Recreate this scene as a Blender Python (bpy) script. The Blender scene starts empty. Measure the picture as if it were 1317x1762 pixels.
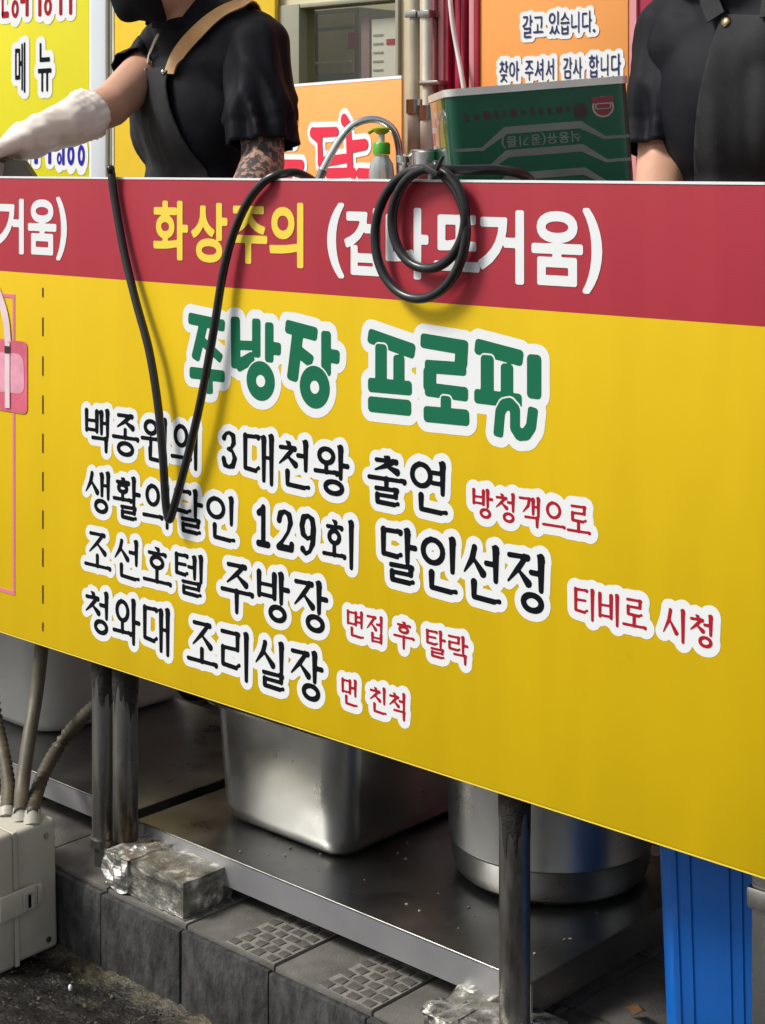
import bpy, bmesh, math, random
import numpy as np
from mathutils import Vector, Matrix, noise
from mathutils.bvhtree import BVHTree

random.seed(7)
R = math.radians
scene = bpy.context.scene
col = scene.collection

# ---------------------------------------------------------------- camera
FPX, VPX, HORY, CX = 2900.0, -2490.0, 284.0, 658.5
TH = math.atan2(CX - VPX, FPX)
FW = Vector((-math.cos(TH), math.sin(TH), 0)); RT = Vector((math.sin(TH), math.cos(TH), 0)); UP = Vector((0, 0, 1))
EYE = 1.215
D0 = 0.75 * FPX / 992.0
CAM = Vector((D0 * math.cos(TH), -D0 * math.sin(TH), EYE))
cd = bpy.data.cameras.new('camera'); co = bpy.data.objects.new('camera', cd); col.objects.link(co)
co.location = CAM
co.rotation_euler = (R(90), 0, math.atan2(FW.y, FW.x) - R(90))
cd.sensor_fit = 'HORIZONTAL'; cd.sensor_width = 36; cd.lens = 36 * FPX / 1317.0
cd.shift_y = -(881 - HORY) / 1317.0
cd.clip_start = 0.05; cd.clip_end = 500
scene.camera = co

# ---------------------------------------------------------------- world, sun, exposure
SUN_EL, SUN_AZ = 48.0, 228.0          # compass angle of the sun in the XY plane, degrees from +X counter-clockwise
w = bpy.data.worlds.new('World'); scene.world = w; w.use_nodes = True
nt = w.node_tree
bg = nt.nodes['Background']; bg.inputs['Strength'].default_value = 0.085
sky = nt.nodes.new('ShaderNodeTexSky'); sky.sky_type = 'NISHITA'; sky.sun_disc = False
sky.sun_elevation = R(SUN_EL); sky.sun_rotation = R(90 - SUN_AZ)
sky.air_density = 1.0; sky.dust_density = 3.0; sky.ozone_density = 1.0
hs = nt.nodes.new('ShaderNodeHueSaturation'); hs.inputs['Saturation'].default_value = 0.28
nt.links.new(sky.outputs[0], hs.inputs['Color']); nt.links.new(hs.outputs[0], bg.inputs['Color'])
sl = bpy.data.lights.new('sun', 'SUN'); sl.energy = 2.0; sl.angle = R(15); sl.color = (1.0, 0.96, 0.9)
so = bpy.data.objects.new('sun', sl); col.objects.link(so)
sd = Vector((math.cos(R(SUN_EL)) * math.cos(R(SUN_AZ)), math.cos(R(SUN_EL)) * math.sin(R(SUN_AZ)), math.sin(R(SUN_EL))))
so.rotation_euler = sd.to_track_quat('Z', 'Y').to_euler(); so.location = sd * 8
scene.view_settings.view_transform = 'Standard'; scene.view_settings.look = 'None'
scene.view_settings.gamma = 1.0; scene.view_settings.use_curve_mapping = False
scene.view_settings.exposure = 0.76
scene.render.engine = 'CYCLES'
scene.cycles.use_denoising = True
scene.cycles.max_bounces = 8

# ---------------------------------------------------------------- helpers
TMP = bpy.data.scenes.new('scratch')       # small scene in which modifiers are evaluated, removed at the end
def tmp_eval(o):
    TMP.collection.objects.link(o); vl = TMP.view_layers[0]; vl.update()
    return o.evaluated_get(vl.depsgraph)
def ray(px, py): return FW * FPX + RT * (px - CX) + UP * (HORY - py)
def onY(px, py, Y=0.0):
    d = ray(px, py); return CAM + d * ((Y - CAM.y) / d.y)
def onZ(px, py, Z):
    d = ray(px, py); return CAM + d * ((Z - CAM.z) / d.z)
def cam(px, py, D): return CAM + ray(px, py) * (D / FPX)
def lin(c):
    return tuple((x / 255 / 12.92 if x / 255 <= .04045 else ((x / 255 + .055) / 1.055) ** 2.4) for x in c) + (1,)

def tag(o, label=None, cat=None, group=None, kind=None):
    if label: o['label'] = label
    if cat: o['category'] = cat
    if group: o['group'] = group
    if kind: o['kind'] = kind
    return o
def empty(name, loc, label, cat, group=None, rz=0):
    o = bpy.data.objects.new(name, None); col.objects.link(o); o.location = loc; o.rotation_euler = (0, 0, rz)
    o.empty_display_size = .05
    return tag(o, label, cat, group)
def link(name, me, mat=None, parent=None, smooth=None):
    o = bpy.data.objects.new(name, me); col.objects.link(o)
    if mat is not None and not me.materials: me.materials.append(mat)
    if smooth is not None:
        for p in me.polygons: p.use_smooth = smooth
    if parent is not None:
        o.parent = parent; o.matrix_parent_inverse = parent_inv(parent)
    return o
def world_of(o):
    m = Matrix.LocRotScale(o.location, o.rotation_euler, o.scale)
    return (world_of(o.parent) @ o.matrix_parent_inverse @ m) if o.parent else m
def parent_inv(p): return world_of(p).inverted()
def bmo(name, bm, mat, parent=None, smooth=False):
    me = bpy.data.meshes.new(name); bm.normal_update(); bm.to_mesh(me); bm.free()
    return link(name, me, mat, parent, smooth)
def angle_smooth(o, deg=35):
    me = o.data
    for p in me.polygons: p.use_smooth = True
    bm = bmesh.new(); bm.from_mesh(me)
    for e in bm.edges:
        if len(e.link_faces) == 2 and e.calc_face_angle(0) > R(deg): e.smooth = False
    bm.to_mesh(me); bm.free()
    return o
def bm_box(bm, x0, x1, y0, y1, z0, z1, bev=0.0, seg=2, mtx=None):
    r = bmesh.ops.create_cube(bm, size=1.0)
    vs = r['verts']
    for v in vs: v.co = Vector((x0 + (v.co.x + .5) * (x1 - x0), y0 + (v.co.y + .5) * (y1 - y0), z0 + (v.co.z + .5) * (z1 - z0)))
    if bev > 0:
        es = list({e for v in vs for e in v.link_edges})
        rr = bmesh.ops.bevel(bm, geom=es, offset=bev, segments=seg, affect='EDGES', profile=.5)
        vs = list({v for f in rr['faces'] for v in f.verts} | {v for v in vs if v.is_valid})
    if mtx is not None:
        for v in vs: v.co = mtx @ v.co
    return vs
def box(name, x0, x1, y0, y1, z0, z1, mat, parent=None, bev=0.0, seg=2, mtx=None):
    bm = bmesh.new(); bm_box(bm, x0, x1, y0, y1, z0, z1, bev, seg, mtx)
    o = bmo(name, bm, mat, parent)
    if bev: angle_smooth(o)
    return o
def catmull(pts, n=8):
    P = [Vector(p) for p in pts]; out = []
    for i in range(len(P) - 1):
        a = P[max(i - 1, 0)]; b = P[i]; c = P[i + 1]; d = P[min(i + 2, len(P) - 1)]
        for k in range(n):
            t = k / n
            out.append(.5 * ((2 * b) + (c - a) * t + (2 * a - 5 * b + 4 * c - d) * t * t + (3 * b - a - 3 * c + d) * t ** 3))
    out.append(P[-1]); return out
def tube_bm(bm, pts, rad, seg=10, cap=True):
    n = len(pts); rings = []; up = None
    for i, p in enumerate(pts):
        t = (pts[min(i + 1, n - 1)] - pts[max(i - 1, 0)]).normalized()
        if up is None:
            up = Vector((0, 0, 1)) if abs(t.z) < .9 else Vector((1, 0, 0))
        up = (up - t * up.dot(t)).normalized(); sdv = t.cross(up)
        r = rad(i / (n - 1)) if callable(rad) else rad
        rings.append([bm.verts.new(p + (up * math.cos(2 * math.pi * k / seg) + sdv * math.sin(2 * math.pi * k / seg)) * r) for k in range(seg)])
    for a, b in zip(rings, rings[1:]):
        for k in range(seg): bm.faces.new((a[k], a[(k + 1) % seg], b[(k + 1) % seg], b[k]))
    if cap:
        bm.faces.new(list(reversed(rings[0]))); bm.faces.new(rings[-1])
def tube(name, pts, rad, mat, parent=None, seg=10):
    bm = bmesh.new(); tube_bm(bm, [Vector(p) for p in pts], rad, seg)
    bmesh.ops.recalc_face_normals(bm, faces=bm.faces)
    return angle_smooth(bmo(name, bm, mat, parent), 75)
def lathe(name, prof, centre, mat, parent=None, seg=40, deg=40):
    bm = bmesh.new(); rings = []
    for r, z in prof:
        rings.append([bm.verts.new((centre[0] + r * math.cos(2 * math.pi * k / seg), centre[1] + r * math.sin(2 * math.pi * k / seg), centre[2] + z)) for k in range(seg)] if r > 1e-6
                     else [bm.verts.new((centre[0], centre[1], centre[2] + z))])
    for a, b in zip(rings, rings[1:]):
        for k in range(seg):
            k2 = (k + 1) % seg
            if len(a) == 1 and len(b) == 1: continue
            if len(a) == 1: bm.faces.new((a[0], b[k2], b[k]))
            elif len(b) == 1: bm.faces.new((a[k], a[k2], b[0]))
            else: bm.faces.new((a[k], a[k2], b[k2], b[k]))
    bmesh.ops.recalc_face_normals(bm, faces=bm.faces)
    return angle_smooth(bmo(name, bm, mat, parent), deg)

# ---------------------------------------------------------------- materials
def mat(name, c, rough=.6, metal=0.0, var=0.0, vscale=8.0, bump=0.0, bscale=60.0, rvar=0.0, c2=None, mask=None, spec=.5, stretch=None, trans=0.0, sss=0.0, coat=0.0):
    m = bpy.data.materials.new(name); m.use_nodes = True
    t = m.node_tree; b = t.nodes['Principled BSDF']; L = t.links
    c = tuple(c) if len(c) == 4 else tuple(c) + (1,)
    b.inputs['Base Color'].default_value = c; b.inputs['Roughness'].default_value = rough; b.inputs['Metallic'].default_value = metal
    b.inputs['Specular IOR Level'].default_value = spec
    if coat: b.inputs['Coat Weight'].default_value = coat
    if trans: b.inputs['Transmission Weight'].default_value = trans
    if sss:
        b.inputs['Subsurface Weight'].default_value = sss; b.inputs['Subsurface Radius'].default_value = (.01, .004, .002); b.inputs['Subsurface Scale'].default_value = .5
    tc = t.nodes.new('ShaderNodeTexCoord'); src = tc.outputs['Object']
    if stretch:
        mp = t.nodes.new('ShaderNodeMapping'); mp.inputs['Scale'].default_value = stretch; L.new(src, mp.inputs[0]); src = mp.outputs[0]
    def nz(scale, detail=6.0):
        n = t.nodes.new('ShaderNodeTexNoise'); n.inputs['Scale'].default_value = scale; n.inputs['Detail'].default_value = detail; n.inputs['Roughness'].default_value = .6
        L.new(src, n.inputs['Vector']); return n.outputs['Fac']
    def mr(x, a, bb, lo, hi):
        n = t.nodes.new('ShaderNodeMapRange'); n.inputs[1].default_value = a; n.inputs[2].default_value = bb; n.inputs[3].default_value = lo; n.inputs[4].default_value = hi
        L.new(x, n.inputs[0]); return n.outputs[0]
    def mix(fac, A, B, mode='MIX'):
        n = t.nodes.new('ShaderNodeMix'); n.data_type = 'RGBA'; n.blend_type = mode
        if hasattr(fac, 'is_linked'): L.new(fac, n.inputs[0])
        else: n.inputs[0].default_value = fac
        for v, i in ((A, 6), (B, 7)):
            if hasattr(v, 'is_linked'): L.new(v, n.inputs[i])
            else: n.inputs[i].default_value = v
        return n.outputs[2]
    cur = c
    if c2 is not None:
        s, lo, hi = mask or (12.0, .5, .62)
        cur = mix(mr(nz(s), lo, hi, 0, 1), cur, tuple(c2) if len(c2) == 4 else tuple(c2) + (1,))
    if var > 0:
        g = mr(nz(vscale), .3, .7, 1 - var, 1 + var)
        cb = t.nodes.new('ShaderNodeCombineColor')
        for i in range(3): L.new(g, cb.inputs[i])
        cur = mix(1.0, cur, cb.outputs[0], 'MULTIPLY')
    if hasattr(cur, 'is_linked'): L.new(cur, b.inputs['Base Color'])
    if rvar > 0: L.new(mr(nz(vscale * 2.3), .3, .7, max(.02, rough - rvar), min(1, rough + rvar)), b.inputs['Roughness'])
    if bump > 0:
        bn = t.nodes.new('ShaderNodeBump'); bn.inputs['Strength'].default_value = min(1, bump); bn.inputs['Distance'].default_value = .004
        L.new(nz(bscale), bn.inputs['Height']); L.new(bn.outputs[0], b.inputs['Normal'])
    m['h'] = 1
    return m
M = {}
M['white_print'] = mat('white_print', (.80, .82, .82), .38)
M['ink_black'] = mat('ink_black', (.006, .007, .010), .6, spec=.06)
M['ink_red'] = mat('ink_red', (.40, .015, .03), .6, spec=.06)
M['ink_green'] = mat('ink_green', (.014, .15, .075), .6, spec=.06)
M['ink_yellow'] = mat('ink_yellow', (.86, .66, .06), .38)
M['ink_navy'] = mat('ink_navy', (.04, .05, .13), .6, spec=.06)
M['ink_blue'] = mat('ink_blue', (.035, .025, .35), .6, spec=.06)
M['ink_pink'] = mat('ink_pink', (.72, .20, .26), .4)
M['ink_rose'] = mat('ink_rose', (.70, .13, .20), .4, var=.25, vscale=9)
M['ink_blush'] = mat('ink_blush', (.78, .34, .44), .4, var=.3, vscale=14)
M['ink_pale'] = mat('ink_pale', (.80, .62, .64), .4, var=.12, vscale=12)
M['ink_dash'] = mat('ink_dash', (.10, .05, .01), .4)
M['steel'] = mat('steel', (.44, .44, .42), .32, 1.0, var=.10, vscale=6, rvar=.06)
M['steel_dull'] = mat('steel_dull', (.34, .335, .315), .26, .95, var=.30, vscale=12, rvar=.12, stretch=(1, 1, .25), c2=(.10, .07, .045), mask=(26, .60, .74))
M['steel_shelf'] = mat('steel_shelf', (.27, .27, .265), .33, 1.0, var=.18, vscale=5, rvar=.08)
M['steel_lip'] = mat('steel_lip', (.30, .30, .31), .5, .55, var=.10, vscale=7, rvar=.08)
M['wall_tile'] = mat('wall_tile', (.42, .43, .43), .5, var=.15, vscale=4)
M['leg_steel'] = mat('leg_steel', (.22, .215, .20), .34, .9, var=.35, vscale=14, rvar=.14, stretch=(1, 1, .22), c2=(.06, .042, .026), mask=(20, .52, .68), bump=.25, bscale=70)
M['chrome'] = mat('chrome', (.72, .72, .72), .12, 1.0, var=.08, vscale=30)
M['grime'] = mat('grime', (.014, .012, .009), .75, var=.5, vscale=60, bump=.8, bscale=140, c2=(.07, .045, .02), mask=(40, .56, .66))
M['rubber'] = mat('rubber', (.012, .012, .013), .30, bump=.05, bscale=200)
M['cable_tie'] = mat('cable_tie', (.015, .015, .016), .4)
M['cream'] = mat('cream', (.62, .55, .36), .7, var=.12, vscale=4, bump=.1, bscale=80)
M['interior'] = mat('interior', (.50, .46, .30), .8, var=.15, vscale=3)
M['alu'] = mat('alu', (.66, .70, .73), .45, 0.3, var=.05, vscale=3)
M['menu_yellow'] = mat('menu_yellow', (.86, .78, .008), .45, var=.04, vscale=3)
M['gold_yellow'] = mat('gold_yellow', (.84, .56, .02), .5, var=.08, vscale=4)
M['orange'] = mat('orange', (.90, .36, .085), .5, var=.05, vscale=3)
M['orange_edge'] = mat('orange_edge', (.75, .45, .2), .5)
M['tin_green'] = mat('tin_green', (.004, .085, .045), .22, 0.35, var=.15, vscale=7, coat=.4)
M['tin_plate'] = mat('tin_plate', (.78, .76, .70), .3, .45, var=.1, vscale=20)
M['tin_band'] = mat('tin_band', (.17, .19, .17), .35, 0.5, var=.2, vscale=15)
M['tin_maroon'] = mat('tin_maroon', (.045, .030, .024), .35, 0.2, var=.3, vscale=40)
M['emblem_red'] = mat('emblem_red', (.20, .03, .035), .35)
M['emblem_pale'] = mat('emblem_pale', (.42, .33, .30), .35)
M['red_sheet'] = mat('red_sheet', (.36, .018, .05), .35, 0.0, var=.25, vscale=6)
M['pink_trim'] = mat('pink_trim', (.72, .28, .30), .5)
M['white_cord'] = mat('white_cord', (.75, .70, .68), .5)
M['pvc'] = mat('pvc', (.62, .60, .52), .5, var=.15, vscale=12)
M['pvc_dark'] = mat('pvc_dark', (.36, .33, .25), .55, var=.2, vscale=12)
M['skin'] = mat('skin', (.56, .31, .21), .5, var=.08, vscale=20, bump=.06, bscale=300, sss=.15)
M['shirt'] = mat('shirt', (.0055, .0062, .0095), .60, spec=.15, var=.25, vscale=7, bump=.25, bscale=700)
M['apron'] = mat('apron', (.030, .0305, .032), .72, spec=.12, var=.3, vscale=10, bump=.3, bscale=500)
M['leather'] = mat('leather', (.58, .32, .12), .5, var=.15, vscale=20)
M['glove'] = mat('glove', (.86, .77, .68), .40, var=.06, vscale=14, bump=.08, bscale=60, sss=.2)
M['mask'] = mat('mask', (.007, .008, .011), .85, spec=.2, bump=.2, bscale=500)
M['hair'] = mat('hair', (.010, .008, .007), .5, bump=.5, bscale=200)
M['trousers'] = mat('trousers', (.02, .021, .026), .85, bump=.2, bscale=300)
M['shoe'] = mat('shoe', (.015, .015, .015), .5)
M['brass'] = mat('brass', (.45, .33, .17), .35, 1.0)
M['eye_white'] = mat('eye_white', (.7, .68, .65), .2)
M['asphalt'] = mat('asphalt', (.010, .0095, .008), .26, var=.6, vscale=30, bump=1.0, bscale=150, rvar=.3, c2=(.060, .052, .032), mask=(24.0, .58, .76))
M['mortar'] = mat('mortar', (.11, .092, .055), .9, var=.6, vscale=34, bump=1.0, bscale=130, c2=(.026, .024, .018), mask=(15, .44, .58))
M['grit'] = mat('grit', (.075, .066, .045), .85, var=.6, vscale=90)
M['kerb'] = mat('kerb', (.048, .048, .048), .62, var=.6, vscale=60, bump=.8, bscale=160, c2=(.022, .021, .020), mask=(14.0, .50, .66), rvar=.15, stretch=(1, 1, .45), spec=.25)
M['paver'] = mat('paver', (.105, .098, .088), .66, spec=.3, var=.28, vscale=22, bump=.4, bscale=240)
M['joint'] = mat('joint', (.185, .17, .145), .85, var=.3, vscale=30, bump=.5, bscale=200)
M['inlay'] = mat('inlay', (.082, .076, .068), .6, var=.3, vscale=40, bump=.4, bscale=240)
M['dirt'] = mat('dirt', (.02, .018, .014), .9, var=.4, vscale=20, bump=.6, bscale=100)
M['pavement'] = mat('pavement', (.15, .14, .13), .7, var=.3, vscale=9, bump=.3, bscale=90)
M['box_plastic'] = mat('box_plastic', (.46, .44, .37), .5, var=.10, vscale=7, bump=.05, bscale=150, c2=(.36, .33, .26), mask=(5, .52, .72))
M['conduit'] = mat('conduit', (.085, .073, .048), .5, c2=(.040, .034, .024), mask=(14, .5, .7), var=.3, vscale=25, bump=.2, bscale=100)
M['gland'] = mat('gland', (.40, .385, .33), .5, var=.2, vscale=30)
M['blue_plastic'] = mat('blue_plastic', (.001, .115, .48), .4, var=.10, vscale=5, bump=.03, bscale=80, coat=.15)
M['basin'] = mat('basin', (.40, .40, .38), .45, var=.12, vscale=6)
M['foil'] = mat('foil', (.66, .64, .58), .30, 0.9, var=.25, vscale=16, bump=.6, bscale=55, rvar=.15)
M['stone_block'] = mat('stone_block', (.30, .29, .25), .33, 0.7, var=.55, vscale=34, bump=.9, bscale=70, c2=(.68, .66, .60), mask=(40, .54, .64), rvar=.2)
M['leaf'] = mat('leaf', (.10, .045, .012), .7, var=.4, vscale=40)
M['crumb'] = mat('crumb', (.22, .19, .14), .8, var=.5, vscale=200)
M['soap_green'] = mat('soap_green', (.06, .36, .02), .35)
M['soap_pump'] = mat('soap_pump', (.30, .36, .01), .35)
M['soap_body'] = mat('soap_body', (.62, .68, .66), .12, trans=.55)
M['enamel'] = mat('enamel', (.62, .70, .78), .25)
M['tray_grey'] = mat('tray_grey', (.17, .165, .13), .5, var=.15)
M['dusk_rose'] = mat('dusk_rose', (.22, .13, .15), .6, var=.2)
M['paper'] = mat('paper', (.72, .66, .64), .7, var=.05)
M['appliance'] = mat('appliance', (.20, .20, .18), .5, 0.2, var=.15, vscale=5)
M['appliance_panel'] = mat('appliance_panel', (.42, .39, .24), .5, var=.15, vscale=6)
M['frame_grey'] = mat('frame_grey', (.28, .28, .20), .55, var=.1)
def glass_mat():
    m = bpy.data.materials.new('window_glass'); m.use_nodes = True; t = m.node_tree; t.nodes.clear()
    o = t.nodes.new('ShaderNodeOutputMaterial'); mx = t.nodes.new('ShaderNodeMixShader'); a = t.nodes.new('ShaderNodeBsdfTransparent'); g = t.nodes.new('ShaderNodeBsdfGlossy')
    a.inputs[0].default_value = (.88, .9, .86, 1); g.inputs['Roughness'].default_value = .03; mx.inputs[0].default_value = .035
    t.links.new(a.outputs[0], mx.inputs[1]); t.links.new(g.outputs[0], mx.inputs[2]); t.links.new(mx.outputs[0], o.inputs[0]); return m
M['glass'] = glass_mat()

# ---------------------------------------------------------------- lettering engine: strokes -> distance field -> flat outline mesh
GLYPH = {}
CHARS = '화상주의겁나뜨거움메뉴갈고있습니다찾아셔서감사합식용유콩기름().'
def font_edges(ch):
    if not GLYPH:      # all characters in one text object, one per line
        c = bpy.data.curves.new('glyph', 'FONT'); c.body = '\n'.join(CHARS); c.size = 1; c.resolution_u = 5; c.space_line = 3
        o = bpy.data.objects.new('glyph', c)
        ev = tmp_eval(o); me = ev.to_mesh(); cnt = {}
        for p in me.polygons:
            vs = list(p.vertices)
            for a, b in zip(vs, vs[1:] + vs[:1]): cnt.setdefault((min(a, b), max(a, b)), []).append(1)
        for (a, b), n in cnt.items():
            if len(n) == 1:
                p, q = me.vertices[a].co, me.vertices[b].co; k = int((-p.y + 1.5) // 3)
                GLYPH.setdefault(CHARS[k], []).append((p.x, p.y + 3 * k, q.x, q.y + 3 * k))
        ev.to_mesh_clear(); bpy.data.objects.remove(o); bpy.data.curves.remove(c)
    return np.array(GLYPH[ch])
class Field:
    def __init__(s, u0, u1, v0, v1, d):
        s.u0, s.v0, s.d = u0, v0, d
        s.nx = int((u1 - u0) / d) + 2; s.ny = int((v1 - v0) / d) + 2
        s.F = np.full((s.ny, s.nx), .05)
    def sub(s, a0, a1, b0, b1):
        i0 = max(0, int((a0 - s.u0) / s.d)); i1 = min(s.nx, int((a1 - s.u0) / s.d) + 2)
        j0 = max(0, int((b0 - s.v0) / s.d)); j1 = min(s.ny, int((b1 - s.v0) / s.d) + 2)
        U, V = np.meshgrid(s.u0 + np.arange(i0, i1) * s.d, s.v0 + np.arange(j0, j1) * s.d)
        return (slice(j0, j1), slice(i0, i1)), U, V
    def cone(s, ax, ay, r0, bx, by, r1, pad=.02):
        r = max(r0, r1) + pad
        sl_, U, V = s.sub(min(ax, bx) - r, max(ax, bx) + r, min(ay, by) - r, max(ay, by) + r)
        if U.size == 0: return
        dx, dy = bx - ax, by - ay; L2 = dx * dx + dy * dy + 1e-12
        t = np.clip(((U - ax) * dx + (V - ay) * dy) / L2, 0, 1)
        D = np.hypot(U - ax - t * dx, V - ay - t * dy) - (r0 + (r1 - r0) * t)
        s.F[sl_] = np.minimum(s.F[sl_], D)
    def slab(s, pts, hw, gap=None, pad=.02, flat=True):
        """flat-ended stroke along pts; with gap it carves a clear line round itself first"""
        xs = [p[0] for p in pts]; ys = [p[1] for p in pts]; r = hw + pad
        sl_, U, V = s.sub(min(xs) - r, max(xs) + r, min(ys) - r, max(ys) + r)
        D = np.full(U.shape, .05)
        rc = hw * .55
        for (ax, ay), (bx, by) in zip(pts, pts[1:]):
            L = math.hypot(bx - ax, by - ay); tx, ty = (bx - ax) / L, (by - ay) / L
            mx, my = (ax + bx) / 2, (ay + by) / 2
            p = np.abs((U - mx) * tx + (V - my) * ty) - (L / 2 + hw * (.55 if len(pts) > 2 else 0)) + rc
            q = np.abs(-(U - mx) * ty + (V - my) * tx) - hw + rc
            D = np.minimum(D, np.minimum(np.maximum(p, q), 0) + np.hypot(np.maximum(p, 0), np.maximum(q, 0)) - rc)
        if gap: s.F[sl_] = np.maximum(s.F[sl_], -(D - gap))
        s.F[sl_] = np.minimum(s.F[sl_], D)
    def ring(s, cx, cy, rx, ry, hx, hy, gap=None, pad=.02):
        sl_, U, V = s.sub(cx - rx - pad, cx + rx + pad, cy - ry - pad, cy + ry + pad)
        def el(a, b):
            k = np.hypot((U - cx) / a, (V - cy) / b); return (k - 1) * min(a, b)
        D = np.maximum(el(rx, ry), -el(hx, hy))
        if gap: s.F[sl_] = np.maximum(s.F[sl_], -(el(rx, ry) - gap))
        s.F[sl_] = np.minimum(s.F[sl_], D)
    def glyph(s, ch, x0, x1, y0, y1, em=(0.02, .90, -.085, .83), pad=.02):
        E_ = font_edges(ch).copy()
        sx = (x1 - x0) / (em[1] - em[0]); sy = (y1 - y0) / (em[3] - em[2])
        E_[:, [0, 2]] = x0 + (E_[:, [0, 2]] - em[0]) * sx; E_[:, [1, 3]] = y0 + (E_[:, [1, 3]] - em[2]) * sy
        a0, a1 = E_[:, [0, 2]].min() - pad, E_[:, [0, 2]].max() + pad; b0, b1 = E_[:, [1, 3]].min() - pad, E_[:, [1, 3]].max() + pad
        sl_, U, V = s.sub(a0, a1, b0, b1)
        D = np.full(U.shape, 9.0); ins = np.zeros(U.shape, bool)
        for ax, ay, bx, by in E_:
            dx, dy = bx - ax, by - ay; L2 = dx * dx + dy * dy + 1e-14
            t = np.clip(((U - ax) * dx + (V - ay) * dy) / L2, 0, 1)
            D = np.minimum(D, np.hypot(U - ax - t * dx, V - ay - t * dy))
            if abs(dy) > 1e-12: ins ^= ((ay > V) != (by > V)) & (U < dx * (V - ay) / dy + ax)
        D = np.where(ins, -D, D)
        s.F[sl_] = np.minimum(s.F[sl_], D)
    def mesh(s, name, level, place, material, parent):
        F = s.F - level; I = F < 0; d = s.d
        verts, faces = [], []
        full = I[:-1, :-1] & I[1:, :-1] & I[:-1, 1:] & I[1:, 1:]
        anyc = I[:-1, :-1] | I[1:, :-1] | I[:-1, 1:] | I[1:, 1:]
        def add(poly):
            b = len(verts); verts.extend(poly); faces.append(tuple(range(b, b + len(poly))))
        for j in range(s.ny - 1):
            row = full[j]
            if row.any():
                dd = np.diff(np.concatenate(([0], row.astype(np.int8), [0]))); st = np.where(dd == 1)[0]; en = np.where(dd == -1)[0]
                for a, b in zip(st, en): add([(a, j), (b, j), (b, j + 1), (a, j + 1)])
        for j, i in np.argwhere(anyc & ~full):
            cs = [(i, j), (i + 1, j), (i + 1, j + 1), (i, j + 1)]; fv = [F[y, x] for x, y in cs]; poly = []
            for k in range(4):
                a, b = cs[k], cs[(k + 1) % 4]; fa, fb = fv[k], fv[(k + 1) % 4]
                if fa < 0: poly.append(a)
                if (fa < 0) != (fb < 0):
                    t = fa / (fa - fb); poly.append((a[0] + (b[0] - a[0]) * t, a[1] + (b[1] - a[1]) * t))
            if len(poly) >= 3: add(poly)
        me = bpy.data.meshes.new(name)
        me.from_pydata([tuple(place(s.u0 + x * d, s.v0 + y * d)) for x, y in verts], [], faces); me.update()
        return link(name, me, material, parent)

# brush-serif hangul drawn stroke by stroke (unit cell, y up)
CHO = 'ㄱㄲㄴㄷㄸㄹㅁㅂㅃㅅㅆㅇㅈㅉㅊㅋㅌㅍㅎ'; JUNG = 'ㅏㅐㅑㅒㅓㅔㅕㅖㅗㅘㅙㅚㅛㅜㅝㅞㅟㅠㅡㅢㅣ'
JONG = ['', 'ㄱ', 'ㄲ', 'ㄳ', 'ㄴ', 'ㄵ', 'ㄶ', 'ㄷ', 'ㄹ', 'ㄺ', 'ㄻ', 'ㄼ', 'ㄽ', 'ㄾ', 'ㄿ', 'ㅀ', 'ㅁ', 'ㅂ', 'ㅄ', 'ㅅ', 'ㅆ', 'ㅇ', 'ㅈ', 'ㅊ', 'ㅋ', 'ㅌ', 'ㅍ', 'ㅎ']
TN, TK = .042, .068
def Hs(x0, x1, y): return [(x0, y - .004, TN * .95, x1 - .04, y + .008, TN * .85), (x1 - .08, y + .050, .014, x1 + .005, y, TN * 1.35)]
def Vs(x, yt, yb): return [(x, yt, TK * .95, x, yb, TK * .66), (x - .090, yt + .040, .012, x, yt - .05, TK * 1.05)]
def Rg(x0, x1, y0, y1):
    cx, cy, rx, ry = (x0 + x1) / 2, (y0 + y1) / 2, (x1 - x0) / 2, (y1 - y0) / 2; out = []
    for k in range(20):
        a, b = 2 * math.pi * k / 20, 2 * math.pi * (k + 1) / 20
        ra = TN * (1.0 + .22 * abs(math.cos(a))); rb = TN * (1.0 + .22 * abs(math.cos(b)))
        out.append((cx + rx * math.cos(a), cy + ry * math.sin(a), ra, cx + rx * math.cos(b), cy + ry * math.sin(b), rb))
    return out
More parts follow.
